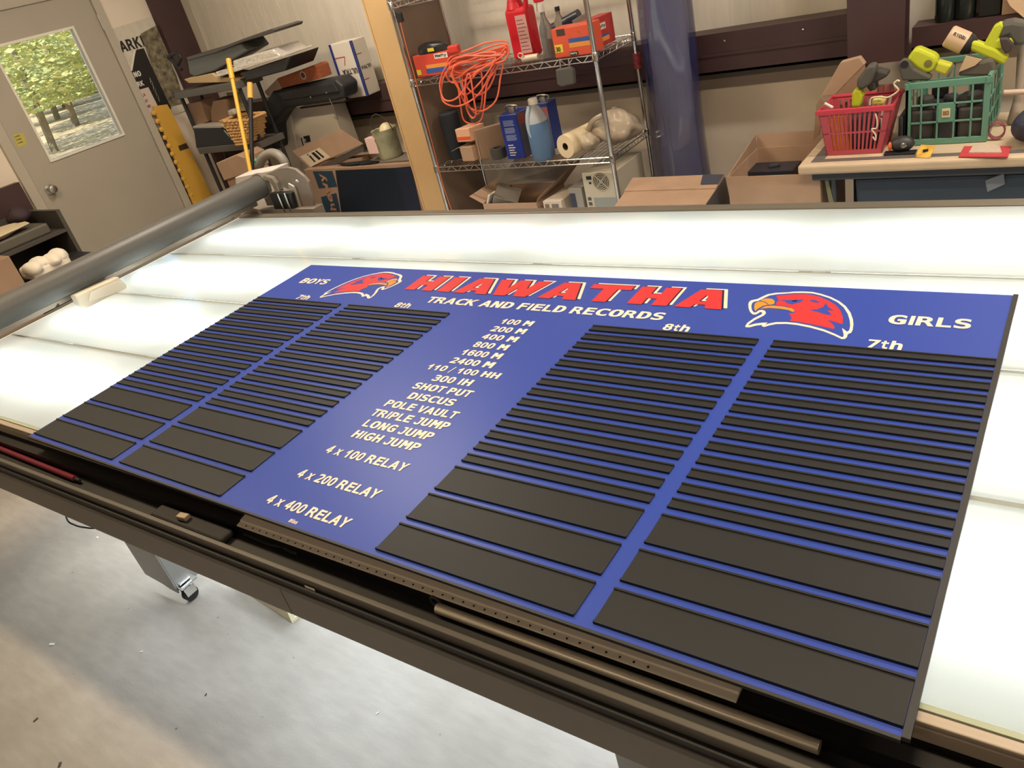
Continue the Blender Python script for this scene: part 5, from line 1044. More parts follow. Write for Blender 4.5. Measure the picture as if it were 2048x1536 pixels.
# thin twisted orange rope beside the left post
S('orange_rope', 'thin orange twisted rope hanging beside the left rack post', 'rope', MB().tube(cat_rom([PY(801, 45, 2.79), PY(812, 90, 2.79), PY(826, 140, 2.79), PY(846, 215, 2.79), PY(868, 300, 2.79), PY(886, 370, 2.79), PY(905, 425, 2.79)], 8), .003, 6), mat('rope_orange', (206, 110, 70), .6), smooth=True)
S('black_clip', 'black spring clip on the left rack post', 'clip', MB().prism(poly_y([(789, 22), (800, 26), (805, 44), (797, 47), (790, 35)], 2.79), (0, .02, 0)), M_black, bev=.004)

# ---------------------------------------------------------------- lower shelf
a = PZ(908, 320, ZLW)
S('foam_roll', 'upright roll of black foam on the lower shelf', 'roll', MB().lathe((a.x, a.y + .055, ZLW), (0, 0, 1), [(.058, 0), (.060, .01), (.060, .265), (.052, .275), (.02, .272)], 24), mat('black_foam', (34, 38, 46), .7), smooth=True)
sc1 = T('small_carton_open', 'small open white and orange carton on the lower shelf', 'box', PZ(940, 318, ZLW))
b0_ = PZ(926, 323, ZLW); b1_ = PZ(950, 322, ZLW)
P('box', MB().prism([b0_, b1_, b1_ + V((.03, .12, 0)), b0_ + V((.03, .12, 0))], (0, 0, .085)), M_card, sc1, bev=.002)
P('flap', MB().prism([b0_ + EZ * .085, b0_ + V((.015, .06, .085)), b0_ + V((-.05, .05, .07)), b0_ + V((-.06, -.01, .066))], (0, 0, .002)), mat('grey_card', (150, 142, 130), .7), sc1)
P('upper_pack', MB().prism([b0_ + EZ * .115, b1_ + V((.01, 0, .115)), b1_ + V((.05, .1, .115)), b0_ + V((.03, .1, .115))], (0, 0, .075)), mat('peach_card', (222, 176, 142), .6), sc1, bev=.003)
P('pack_band', MB().prism([b0_ + V((-.0008, -.0008, .125)), b1_ + V((.0105, -.0008, .125)), b1_ + V((.0105, .0, .125)), b0_ + V((-.0008, 0, .125))], (0, 0, .02)), M_horange, sc1)
q0 = PZ(952, 322, ZLW); q1 = PZ(1003, 318, ZLW)
lc = T('long_carton', 'long brown carton lying behind the blue tin', 'box', q0 + V((.1, .1, 0)))
P('box', MB().prism([q0 + V((0, .04, 0)), q0 + V((.03, .02, 0)), q0 + V((.28, .24, 0)), q0 + V((.25, .26, 0))], (0, 0, .17)), M_card2, lc, bev=.003)
P('end_flap', MB().prism([q0 + V((0, .037, .0)), q0 + V((.031, .017, 0)), q0 + V((.031, .017, .12)), q0 + V((0, .037, .12))], (-.001, -.001, 0)), M_card, lc)
tp = PZ(992, 320, ZLW)
S('tape_roll', 'dark grey roll of tape lying on the lower shelf', 'tape', MB().lathe((tp.x, tp.y + .04, ZLW), (0, 0, 1), [(.026, 0), (.046, 0), (.046, .06), (.026, .06), (.026, 0)], 24, cap=False), mat('tape_grey', (74, 72, 70), .5), smooth=True)
def tin(nm, label, pxa, pxb, dep, hgt, mf):
    a = PZ(*pxa, ZLW); b = PZ(*pxb, ZLW); ex = V((b.x - a.x, b.y - a.y, 0)); w_ = ex.length; ex.normalize()
    en = V((-ex.y, ex.x, 0)); t_ = T(nm, label, 'can', (a + b) / 2 + en * dep / 2)
    P('can_body', MB().prism([a, b, b + en * dep, a + en * dep], (0, 0, hgt)), mf, t_, bev=.006)
    P('top_rim', MB().tube([a + EZ * hgt, b + EZ * hgt, b + en * dep + EZ * hgt, a + en * dep + EZ * hgt], .003, 6, closed=True), M_steel, t_)
    c = a + ex * (w_ * .45) + en * (dep * .45) + EZ * hgt
    P('cap', MB().lathe(c, (0, 0, 1), [(.02, 0), (.02, .012), (.017, .026), (.006, .028)], 16), M_steel, t_, smooth=True)
    P('carry_handle', MB().tube(cat_rom([c + ex * .03, c + ex * .035 + EZ * .03, c - ex * .03 + EZ * .036, c - ex * .045 + EZ * .01], 5), .004, 6), M_steel, t_)
    return t_, a, ex, en, w_
M_tinb = mat('blue_tin', (34, 58, 158), .35)
t_, a, ex, en, w_ = tin('solvent_tin', 'blue rectangular solvent tin with white print', (1016, 319), (1051, 317), .15, .245, M_tinb)
for k, zz in enumerate((.185, .145, .105)):
    for j in range(5): pr(t_, a, ex, w_ * .2, zz + j * .0066, w_ * (.8 - .03 * ((j + k) % 3)), zz + .004 + j * .0066, mat('tin_print', (150, 164, 206), .5))
for j in range(5): pr(t_, a, ex, w_ * .2, .02 + j * .014, w_ * (.5 + .08 * (j % 2)), .026 + j * .014, M_lblw)
sd = a + ex * w_
pr(t_, sd, en, .004, .004, .146, .241, mat('tin_side', (112, 108, 124), .4)); pr(t_, sd, en, .01, .18, .08, .235, mat('tin_side_red', (168, 96, 92), .45), .0014)
t2, a2, ex2, en2, w2 = tin('solvent_tin', 'second blue tin standing behind the blue jug', (1086, 300), (1112, 298), .10, .255, mat('blue_tin2', (44, 62, 140), .35))
pr(t2, a2, ex2, w2 * .3, .18, w2 * .95, .235, mat('tin_side_red', (168, 96, 92), .45)); pr(t2, a2, ex2, w2 * .3, .02, w2 * .95, .18, mat('tin_side', (112, 108, 124), .4))
# blue windshield-fluid jug
c = PZ(1086, 319, ZLW) + V((0, .03, 0)); c.x = (PY(1061, 290, 2.87).x + PY(1107, 285, 2.87).x) / 2
bj = T('blue_fluid_jug', 'translucent jug of blue fluid beside the paper towel', 'jug', c)
M_fluid = mat('blue_fluid', (92, 124, 164), .25, spec=.5)
P('jug', MB().lathe(c, (0, 0, 1), [(.068, 0), (.074, .01), (.073, .17), (.066, .2)], 28, sx=1.0, sy=.8), M_fluid, bj, smooth=True)
P('shoulder', MB().lathe(c + EZ * .198, (0, 0, 1), [(.0665, 0), (.060, .03), (.036, .07), (.022, .085), (.022, .095)], 24, sx=1, sy=.8), mat('frosted_plastic', (176, 180, 188), .3), bj, smooth=True)
P('cap', MB().lathe(c + EZ * .29, (0, 0, 1), [(.026, 0), (.026, .026), (.021, .031)], 18), M_white, bj, smooth=True)
P('handle_groove', MB().tube(cat_rom([c + V((-.012, -.03, .285)), c + V((-.016, -.056, .24)), c + V((-.018, -.064, .18)), c + V((-.006, -.060, .12))], 5), .011, 10), mat('pale_fluid', (170, 190, 204), .3), bj, smooth=True)
# paper towel roll lying towards the viewer
fc = PY(1129, 286, 2.835); rr = .062
bc = fc + V((.06, .24, 0)); fc = V((fc.x, fc.y, ZLW + rr)); bc = V((bc.x, bc.y, ZLW + rr))
pt_ = T('paper_towel_roll', 'cream paper towel roll lying on the lower shelf with its core facing out', 'roll', V((fc.x, fc.y + .1, ZLW)))
M_pap = mat('cream_towel', (232, 214, 180), .8, bump=.15, bscale=80)
P('towel', MB().lathe(fc, bc - fc, [(.020, .0), (rr, 0), (rr, (bc - fc).length), (.020, (bc - fc).length)], 32, cap=False), M_pap, pt_, smooth=True)
P('core', MB().lathe(fc, bc - fc, [(.0199, .001), (.0199, (bc - fc).length - .001)], 24, cap=False), mat('core_brown', (78, 62, 44), .8), pt_, smooth=True)
# crumpled tan plastic bag
gc = PY(1215, 268, 2.98)
bgm = T('plastic_bag', 'crumpled translucent tan plastic bag on the lower shelf', 'bag', (gc.x, 3.0, ZLW))
M_bagf = mat('tan_bag_film', (182, 168, 150), .3, bump=1.0, bscale=9)
bb_ = settle(MB().blob((gc.x + .03, 3.03, ZLW + .1), (.125, .09, .088), .42, 40, 26, seed=8), ZLW + .001)
P('bag_body', bb_, M_bagf, bgm, smooth=True)
P('bag_fold', settle(MB().blob((gc.x - .09, 2.92, ZLW + .05), (.06, .05, .05), .3, 24, 14, seed=18), ZLW + .001), M_bagf, bgm, smooth=True)
P('bag_ear', MB().tube(cat_rom([(gc.x - .11, 2.97, ZLW + .09), (gc.x - .06, 2.95, ZLW + .15), (gc.x + .0, 2.96, ZLW + .175)], 5), .014, 8), M_bagf, bgm, smooth=True)

# ---------------------------------------------------------------- under the rack (bottom shelf)
def open_carton(nm, label, x0, y0, x1, y1, z0, h, flaps, m_=None):
    m_ = m_ or M_card; t = .004
    t_ = T(nm, label, 'box', ((x0 + x1) / 2, (y0 + y1) / 2, z0))
    P('carton_floor', MB().box(x0, y0, z0, x1, y1, z0 + t), m_, t_)
    P('front_wall', MB().box(x0, y0, z0 + t, x1, y0 + t, z0 + h), m_, t_); P('back_wall', MB().box(x0, y1 - t, z0 + t, x1, y1, z0 + h), m_, t_)
    P('side_wall', MB().box(x0, y0 + t, z0 + t, x0 + t, y1 - t, z0 + h), m_, t_); P('side_wall', MB().box(x1 - t, y0 + t, z0 + t, x1, y1 - t, z0 + h), m_, t_)
    for side, ln, tilt in flaps:
        c_, s_ = math.cos(tilt) * ln, math.sin(tilt) * ln
        if side == 'f': q = [(x0, y0, z0 + h), (x1, y0, z0 + h), (x1, y0 - c_, z0 + h + s_), (x0, y0 - c_, z0 + h + s_)]
        if side == 'b': q = [(x0, y1, z0 + h), (x1, y1, z0 + h), (x1, y1 + c_, z0 + h + s_), (x0, y1 + c_, z0 + h + s_)]
        if side == 'l': q = [(x0, y0, z0 + h), (x0, y1, z0 + h), (x0 - c_, y1, z0 + h + s_), (x0 - c_, y0, z0 + h + s_)]
        if side == 'r': q = [(x1, y0, z0 + h), (x1, y1, z0 + h), (x1 + c_, y1, z0 + h + s_), (x1 + c_, y0, z0 + h + s_)]
        n_ = (V(q[1]) - V(q[0])).cross(V(q[2]) - V(q[1])).normalized() * .003
        P('flap', MB().prism(q, n_), m_, t_)
    return t_
xa = PY(965, 405, 2.84).x; xb = PY(1042, 398, 2.84).x
zt2 = PY(1000, 407, 2.84).z
oc_ = open_carton('rack_carton', 'open grey-brown carton on the bottom rack shelf', xa, 2.84, xb + .10, 3.16, ZBT, zt2 - ZBT, [('b', .17, 1.0), ('l', .10, .5)], M_card)
P('flap', MB().prism([(xb + .10, 2.84, zt2), (xb + .10, 3.16, zt2), (xb + .26, 3.2, zt2 + .16), (xb + .12, 2.84, zt2 + .03)], (.003, 0, 0)), M_card2, oc_)
P('flap', MB().prism([(xa - .01, 3.0, zt2 + .05), (xa + .13, 3.05, zt2 + .17), (xb + .23, 3.17, zt2 + .12), (xb + .10, 3.15, zt2 + .02)], (0, .004, 0)), mat('grey_card2', (128, 116, 104), .7), oc_)
np_ = PY(1005, 400, 2.9)
S('grey_adapter', 'grey plastic adapter lying in the open carton', 'adapter', MB().obox((PY(1012, 395, 2.95).x, 2.96, zt2 - .06 + .05), (.15, .16, .07), .35, Matrix.Rotation(.5, 3, 'Y') @ Matrix.Rotation(.4, 3, 'Z')), mat('grey_plastic3', (134, 126, 116), .5), bev=.004)
S('adapter_label', 'narrow white label strip on the grey adapter', 'label', MB().obox((PY(984, 388, 2.9).x, 2.885, zt2 + .022), (.012, .07, .06), 0, Matrix.Rotation(.5, 3, 'Y')), mat('label_strip', (214, 206, 194), .5), bev=.002)
S('bubble_wrap', 'grey bubble wrap bag beside the open carton', 'bag', MB().blob((PY(952, 420, 2.82).x - .04, 2.86, ZBT + .085), (.08, .06, .085), .15, seed=31), mat('grey_film', (140, 132, 124), .4), smooth=True)
# white carton and pc cases
x0_ = PY(1085, 402, 2.84).x; x1_ = PY(1118, 398, 2.84).x; zz_ = PY(1100, 402, 2.84).z
wc = T('white_part_box', 'small white parts carton between the open carton and the computer', 'box', ((x0_ + x1_) / 2, 2.95, ZBT))
P('box', MB().prism([(x0_, 2.84, ZBT), (x1_ + .01, 2.84, ZBT), (x1_ + .02, 3.1, ZBT), (x0_ + .02, 3.1, ZBT)], (0, 0, zz_ - ZBT)), mat('white_card', (206, 192, 176), .6), wc, bev=.002)
for j, (p_, q_) in enumerate(((.1, .35), (.5, .9))):
    P('print', MB().box(x0_ + (x1_ - x0_) * p_, 2.8388, zz_ - .045, x0_ + (x1_ - x0_) * q_, 2.8396, zz_ - .018), mat('print_grey', (120, 108, 100), .6), wc)
sl0 = PY(1140, 378, 2.86).x; sl1 = PY(1164, 375, 2.86).x; slz = PY(1150, 376, 2.86).z
dv = T('slim_computer', 'slim dark computer case beside the beige tower', 'computer', ((sl0 + sl1) / 2, 3.0, ZBT))
P('case', MB().box(sl0 - .012, 2.86, ZBT, sl1 - .006, 3.12, slz), mat('slim_grey', (150, 146, 140), .4), dv, bev=.003)
P('front_panel', MB().box(sl0 - .008, 2.857, ZBT + .01, sl0 + .025, 2.8595, slz - .03), mat('slim_navy', (58, 64, 82), .4), dv)
pc0 = PY(1163, 350, 2.85).x; pc1 = PY(1228, 340, 2.85).x; pcz = PY(1195, 346, 2.85).z
pc = T('computer_tower', 'beige computer tower seen from the back with a round fan grille', 'computer', ((pc0 + pc1) / 2, 3.0, ZBT))
M_beige = mat('beige_steel', (196, 188, 170), .45)
P('case', MB().box(pc0, 2.85, ZBT, pc1, 3.18, pcz), M_beige, pc, bev=.004)
fcn = PY(1202, 363, 2.849); fcn = V((fcn.x, 2.8495, fcn.z))
fg = P('fan_grille', MB().lathe(fcn, (0, -1, 0), [(.05, 0), (.05, .0008)], 28), mat('fan_dark', (62, 60, 56), .6), pc)
for r_ in (.010, .021, .031, .041, .049):
    P('grille_ring', MB().tube([fcn + V((r_ * math.cos(q), -.0015, r_ * math.sin(q))) for q in [i * 2 * PI / 24 for i in range(24)]], .0019, 5, closed=True), M_beige, fg)
for q in (PI / 4, 3 * PI / 4):
    d_ = V((math.cos(q), 0, math.sin(q))) * .049
    P('grille_bar', MB().cyl(fcn - d_ + V((0, -.0018, 0)), fcn + d_ + V((0, -.0018, 0)), .0022, n=5), M_beige, fg)
s0 = PY(1178, 356, 2.849); P('power_socket', MB().box(s0.x - .018, 2.848, s0.z - .010, s0.x + .014, 2.8498, s0.z + .010), M_black, pc, bev=.001)
P('switch', MB().box(s0.x - .006, 2.848, s0.z - .034, s0.x + .008, 2.8498, s0.z - .022), M_black, pc)
P('io_plate', MB().box(pc0 + .05, 2.8475, ZBT + .02, pc1 - .012, 2.8498, pcz - .135), mat('io_grey', (150, 156, 152), .4), pc)
for j in range(5): P('port', MB().box(pc0 + .014, 2.848, pcz - .15 - j * .028, pc0 + .034, 2.8498, pcz - .132 - j * .028), mat('port_dark', (86, 82, 78), .5), pc)
# ================================================================ BLUE FILM ROLL
bt = T('blue_film_roll', 'tall loose roll of glossy translucent blue film standing at the wall', 'roll', (.772, 3.145, 0))
def film():
    m = mat('blue_film', (50, 54, 98), .08, spec=.8, alpha=.6, coat=.6, bump=.35, bscale=3, stretch=(3, 3, .7)); return m
mb = MB(); n = 40; zz = [.08 * i for i in range(26)]
vv = []; rf = random.Random(5)
for j, z_ in enumerate(zz):
    for i in range(n):
        a_ = 2 * PI * i / n
        r_ = .147 * (1 + .06 * math.sin(2 * a_ + z_ * 3) + .05 * math.sin(3 * a_ - z_ * 4.3 + 1) + .03 * math.sin(5 * a_ + z_ * 6)) - .012 * (z_ / 2)
        vv.append((.772 + .025 * (z_ - .6) * .3 + r_ * math.cos(a_), 3.145 + r_ * .8 * math.sin(a_), z_))
fs = [(j * n + i, j * n + (i + 1) % n, (j + 1) * n + (i + 1) % n, (j + 1) * n + i) for j in range(len(zz) - 1) for i in range(n)]
P('outer_film', mb.add(vv, fs), film(), bt, smooth=True)
mb2 = MB().add([(.772 + (x - .772) * .72, 3.145 + (y - 3.145) * .7, z + .002) for x, y, z in vv], fs)
P('inner_film', mb2, mat('film_inner_highlight', (190, 192, 222), .12, spec=.6), bt, smooth=True)  # inner film coloured pale to stand for highlights on the roll

# ================================================================ CARTONS ON THE FLOOR
zt = .60
f0, f1, k1, k0 = PZ(1229, 411, zt), PZ(1412, 407, zt), PZ(1449, 353, zt), PZ(1266, 360, zt)
cc = T('closed_carton', 'closed brown carton with a seam in front of the blue film roll', 'box', ((f0.x + f1.x) / 2, (f0.y + k0.y) / 2, 0))
P('carton', MB().hexa([V((p.x, p.y, 0)) for p in (f0, f1, k1, k0)], [f0, f1, k1, k0]), M_card, cc, bev=.003)
m0, m1 = f0.lerp(k0, .52), f1.lerp(k1, .52)
P('top_flap', MB().hexa([m0 + EZ * .001, m1 + EZ * .001, k1 + EZ * .001, k0 + EZ * .001], [m0 + EZ * .005, m1 + EZ * .005, k1 + EZ * .012, k0 + EZ * .012]), M_card, cc)
e0, e1 = f1.lerp(k1, .6).lerp(f0.lerp(k0, .6), .12), f1.lerp(k1, .92)
P('dark_label', MB().prism([m1.lerp(m0, .24).lerp(k1, .25) + EZ * .0095, m1.lerp(k1, .25) + EZ * .0095, k1.lerp(m1, .05) + EZ * .0135, k1.lerp(k0, .22) + EZ * .0135], (0, 0, .0006)), mat('dark_label', (74, 76, 92), .4), cc)
P('side_tape', MB().prism([f1 + V((.001, 0, -.002)), k1 + V((.001, 0, -.002)), k1 + V((.03, 0, -.25)), f1 + V((.012, 0, -.25))], (.002, 0, 0)), mat('dark_liner', (66, 66, 72), .3), cc)
TX('MAX CAP', f0 + V((.03, -.0012, -.032)), EX, EZ, .12, .016, mat('print_brown', (104, 78, 60), .7), cc, bold=.02)
# big open carton
oy0, oy1 = 2.62, 3.02
ox0 = PY(1455, 353, oy0).x; ox1 = PY(1640, 350, oy0).x; oz = PY(1520, 352, oy0).z
bo = open_carton('open_carton', 'large open brown carton beside the folding table', ox0, oy0, ox1, oy1, 0, oz, [], M_card)
q0 = PY(1510, 271, oy1); q1 = PY(1660, 262, oy1)
P('flap', MB().prism([(ox0, oy1, oz), (ox1, oy1, oz), (q1.x, oy1 + .02, q1.z), (q0.x, oy1 + .02, q0.z)], (0, .004, 0)), M_card2, bo)
P('flap', MB().prism([(ox0, oy0, oz), (ox0, oy1, oz), (q0.x, oy1 + .01, q0.z)], (-.004, 0, 0)), M_card2, bo)
p0, p1, p2, p3 = (PY(u, v, 2.9) for u, v in ((1497, 338), (1592, 336), (1592, 353), (1500, 356)))
S('dark_plastic_part', 'dark plastic part showing inside the open carton', 'part', MB().box(p0.x, 2.86, .25, p1.x, 2.99, p0.z).obox((PY(1548, 330, 2.92).x, 2.92, PY(1548, 334, 2.92).z + .004), (.05, .04, .02), .4), mat('navy_part', (48, 50, 60), .4), bev=.004)
S('carton_filler', 'crumpled brown paper at the bottom of the open carton', 'paper', MB().blob(((ox0 + ox1) / 2, 2.82, .125), ((ox1 - ox0) * .42, .15, .12), .15, seed=41), M_card2, smooth=True)

# ================================================================ FOLDING TABLE
TT = .72
tx0, ty0, ty1, tx1 = 1.552, 2.555, 3.12, 3.36
ft = T('folding_table', 'cream plastic folding table loaded with tools', 'table', ((tx0 + tx1) / 2, (ty0 + ty1) / 2, 0))
M_ftab = mat('cream_table_plastic', (204, 184, 158), .45, var=.05, vscale=9)
P('table_top', MB().box(tx0, ty0, TT - .042, tx1, ty1, TT), M_ftab, ft, bev=.012, seg=3)
M_band = mat('dark_edge_band', (104, 98, 96), .5)
P('edge_band', MB().box(tx0 + .045, ty0 + .035, TT - .0006, tx1 - .05, ty0 + .07, TT + .0012), M_band, ft)
P('edge_band', MB().box(tx0 + .045, ty0 + .071, TT - .0006, tx0 + .09, ty1 - .04, TT + .0012), M_band, ft)
M_fleg = mat('dark_leg_tube', (72, 74, 80), .4, metal=.4)
for x_ in (tx0 + .12, tx1 - .12):
    for y_ in (ty0 + .09, ty1 - .09):
        P('leg', MB().cyl((x_, y_, 0), (x_, y_, TT - .043), .014, n=12), M_fleg, ft, smooth=True)
    P('leg_bar', MB().cyl((x_, ty0 + .09, .3), (x_, ty1 - .09, .3), .01, n=10), M_fleg, ft, smooth=True)
P('brace', MB().cyl((tx0 + .12, (ty0 + ty1) / 2, .38), (tx0 + .46, (ty0 + ty1) / 2, TT - .05), .008, n=8), M_fleg, ft, smooth=True)
P('apron', MB().box(tx0 + .05, ty0 + .03, TT - .075, tx1 - .05, ty0 + .045, TT - .043), mat('apron_dark', (60, 64, 70), .5), ft)
S('dark_tote', 'large dark blue plastic tote under the folding table', 'tote', MB().hexa([(tx0 + .24, 2.68, 0), (2.55, 2.68, 0), (2.55, 3.08, 0), (tx0 + .24, 3.08, 0)], [(tx0 + .2, 2.65, .62), (2.6, 2.65, .62), (2.6, 3.1, .62), (tx0 + .2, 3.1, .62)]), mat('dark_tote', (52, 62, 74), .4), bev=.015)
S('pale_strap', 'pale strip leaning on the dark tote under the table', 'strip', MB().prism(poly_y(crop(1560, 180, 4.197)((375, 760), (405, 755), (455, 960), (415, 965)), 2.63), (0, .012, 0)), mat('olive_strip', (122, 120, 88), .5))
S('clear_bag', 'clear plastic sheet hanging at the tote corner under the table', 'plastic', MB().prism(poly_y(crop(1560, 180, 4.197)((1720, 760), (1880, 700), (1890, 790), (1740, 860)), 2.635), (0, .006, 0)), mat('clear_sheet', (120, 124, 132), .2), bev=.002)

# ---------------------------------------------------------------- red basket
F = crop(1600, 0, 4.571)
ZTB = TT + .0018
bl, br = PZ(1654, 311, ZTB), PZ(1763, 306, ZTB)
by0 = (bl.y + br.y) / 2 + .002
rl, rr_ = PY(1632, 222, by0 - .02), PY(1787, 207, by0 - .02)
RZ = (rl.z + rr_.z) / 2 - .004
rbk_ = T('red_basket', 'small red slotted plastic basket holding tools', 'basket', ((bl.x + br.x) / 2, by0 + .09, ZTB))
M_rb = mat('red_basket_plastic', (192, 82, 98), .4)
B0, B1, BD = bl.x, br.x, .17
T0, T1 = rl.x + .006, rr_.x - .004
def bpt(sx, sy, t):  # corner interpolation of the tapered basket
    x = (B0 + (T0 - B0) * t) if sx == 0 else (B1 + (T1 - B1) * t)
    y = (by0 - .02 * t) if sy == 0 else (by0 + BD + .03 * t)
    return V((x, y, ZTB + (RZ - ZTB) * t))
P('basket_floor', MB().prism([bpt(0, 0, 0), bpt(1, 0, 0), bpt(1, 1, 0), bpt(0, 1, 0)], (0, 0, .004)), M_rb, rbk_)
def side(c0, c1, slats):
    def pt(s, t): return bpt(*c0, t).lerp(bpt(*c1, t), s)
    n_ = (bpt(*c1, 0) - bpt(*c0, 0)).cross(V((0, 0, 1))).normalized() * -.003
    def quad(s0, t0, s1, t1, nm): P(nm, MB().prism([pt(s0, t0), pt(s1, t0), pt(s1, t1), pt(s0, t1)], n_), M_rb, rbk_)
    quad(0, 0, 1, .10, 'lower_band'); quad(0, .46, 1, .50, 'middle_band'); quad(0, .90, 1, 1, 'upper_band')
    quad(0, .10, .10, .90, 'corner_panel'); quad(.90, .10, 1, .90, 'corner_panel')
    for k in range(slats):
        s_ = .10 + .80 * (k + .5) / slats
        quad(s_ - .40 / slats, .10, s_ + .0 / slats, .46, 'slat'); quad(s_ - .40 / slats, .50, s_ + .0, .90, 'slat')
side((0, 0), (1, 0), 12); side((1, 0), (1, 1), 6); side((0, 1), (0, 0), 6); side((1, 1), (0, 1), 10)
rim_ = [bpt(0, 0, 1), bpt(1, 0, 1), bpt(1, 1, 1), bpt(0, 1, 1)]
P('rim', MB().tube([p + EZ * -.005 for p in rim_], .0085, 8, closed=True).prism([rim_[0] + V((-.008, -.008, -.016)), rim_[1] + V((.008, -.008, -.016)), rim_[1] + V((.008, -.008, 0)), rim_[0] + V((-.008, -.008, 0))], (0, .004, 0)), mat('red_rim', (196, 64, 82), .4), rbk_)
M_or = mat('orange_pencil', (232, 142, 48), .4)
for k in range(5):
    x_ = B0 + .030 + k * .0136
    S('orange_stick', ['first', 'second', 'third', 'fourth', 'fifth'][k] + ' orange stick from the left inside the red basket', 'stick', MB().cyl((x_, by0 + .009, ZTB + .006), (x_ - .008, by0 - .007, ZTB + (RZ - ZTB) * .84), .0058, n=8), M_or, group='orange sticks in the red basket')
bc_ = V(((B0 + B1) / 2, by0 + .085, ZTB))
S('dark_tools', 'dark tool grips packed in the right of the red basket', 'tool', MB().obox(bc_ + V((.03, -.02, .075)), (.09, .08, .13), .1).obox(bc_ + V((.04, .03, .06)), (.07, .05, .10), .3), mat('tool_dark', (58, 54, 56), .5), bev=.01)
# items sticking out of the basket
cm_ = T('caulk_gun', 'yellow-green cordless tool with a grey head standing in the red basket', 'tool', bc_ + V((0, .03, .02)))
M_lime = mat('lime_plastic', (196, 204, 52), .35)
M_tgrey = mat('tool_grey', (86, 84, 78), .45)
Fy = by0 + .06
P('body', slab_y(F((465, 985), (470, 860), (500, 810), (560, 830), (575, 880), (545, 985)), Fy, .05), M_lime, cm_, bev=.01)
P('grip', slab_y(F((510, 800), (520, 730), (600, 620), (640, 590), (690, 600), (690, 660), (640, 780), (560, 830)), Fy - .005, .06), M_tgrey, cm_, bev=.014)
P('head', slab_y(F((600, 760), (690, 640), (800, 660), (800, 700), (690, 760), (690, 830), (620, 830)), Fy + .04, .06), mat('tool_grey2', (70, 68, 64), .5), cm_, bev=.01)
P('shaft', MB().box(bc_.x - .035, Fy + .01, ZTB + .01, bc_.x - .005, Fy + .045, RZ - .02), M_tgrey, cm_)
cfl = T('opened_carton', 'long brown carton standing open behind the red basket', 'box', V((B0 + .02, by0 + .26, TT + .001)))
P('lid', slab_y(F((190, 885), (370, 570), (540, 525), (590, 590), (320, 870)), by0 + .26, .04), M_card, cfl, bev=.003)
P('inner_side', slab_y(F((320, 872), (590, 592), (600, 660), (480, 900), (380, 960), (210, 940)), by0 + .25, .008), M_card2, cfl)
P('lower_wall', slab_y(F((150, 960), (190, 885), (230, 950), (170, 1240), (120, 1290)), by0 + .24, .02), M_card2, cfl)
P('carton_base', MB().box(B0 - .03, by0 + .262, TT + .0015, B0 + .10, by0 + .29, RZ + .02), M_card2, cfl)
wcl = T('white_cable', 'white cable looped over the right rim of the red basket', 'cable', bpt(1, 0, 1))
P('cable', MB().tube(cat_rom(poly_y(F((640, 960), (650, 900), (720, 885), (800, 890), (860, 860), (900, 820), (860, 770), (890, 735), (910, 745)), by0 + .02), 6), .0035, 6), mat('cable_white', (222, 208, 186), .45), wcl, smooth=True)
P('cable', MB().tube(cat_rom(poly_y(F((690, 1040), (705, 1100), (700, 1170), (655, 1180), (690, 1230), (690, 1280), (665, 1250)), by0 - .03), 6), .003, 6), mat('cable_white', (222, 208, 186), .45), wcl, smooth=True)
S('white_tube', 'white plastic tube lying across the left of the red basket', 'tube', MB().cyl(PY(*F((225, 945))[0], by0 + .03), PY(*F((300, 985))[0], by0 + .03), .006, n=10), M_white, smooth=True)
S('pale_plastic_can', 'pale yellow plastic part between the tools in the red basket', 'part', slab_y(F((650, 960), (660, 910), (730, 900), (770, 930), (765, 960)), by0 + .04, .05), mat('pale_yellow', (206, 196, 110), .4), bev=.008)
S('striped_clip', 'pink and white striped clip behind the red basket tools', 'clip', slab_y(F((700, 790), (840, 775), (850, 830), (705, 850)), by0 + .13, .02), mat('striped', (150, 90, 90), .5, var=.7, vscale=60, stretch=(4, 1, .2)))

# ---------------------------------------------------------------- green crate
gl, gr = PZ(1816, 287, ZTB), PZ(1968, 289, ZTB)
gy = gl.y * .5 + gr.y * .5
gx0, gx1 = gl.x - .008, gr.x + .004
gzt = PY(1900, 160, gy).z
gyb = gy + .38
gcx = T('green_crate', 'green plastic lattice crate overflowing with power tools', 'crate', ((gx0 + gx1) / 2, gy + .15, ZTB))
M_gr = mat('green_crate_plastic', (100, 148, 130), .4)
H_ = gzt - ZTB
def crate_face(p0, p1, nm):
    ex = (p1 - p0); L = ex.length; ex.normalize(); en = V((-ex.y, ex.x, 0))
    def bar(x0, z0, x1, z1, th, nm_): P(nm_, MB().prism([p0 + ex * x0 + EZ * z0, p0 + ex * x1 + EZ * z0, p0 + ex * x1 + EZ * z1, p0 + ex * x0 + EZ * z1], en * th), M_gr, gcx, bev=.0015)
    bar(.002, .0, L - .002, .022, .012, 'lower_rail'); bar(-.004, H_ - .024, L + .004, H_, .014, 'upper_rail')
    for t_ in (.36, .64): bar(.022, H_ * t_ - .0035, L - .022, H_ * t_ + .0035, .006, 'cross_rib')
    n_ = 5 if L > .2 else 4
    for k in range(1, n_):
        x = L * k / n_; bar(x - .0035, .022, x + .0035, H_ - .024, .005, 'upright_rib')
    bar(0, .022, .02, H_ - .024, .012, 'corner_post'); bar(L - .02, .022, L, H_ - .024, .012, 'corner_post')
A0, A1, A2, A3 = V((gx0, gy, ZTB)), V((gx1, gy, ZTB)), V((gx1 + .004, gyb, ZTB)), V((gx0, gyb, ZTB))
for p_, q_ in ((A0, A1), (A1, A2), (A2, A3), (A3, A0)): crate_face(p_, q_, 'face')
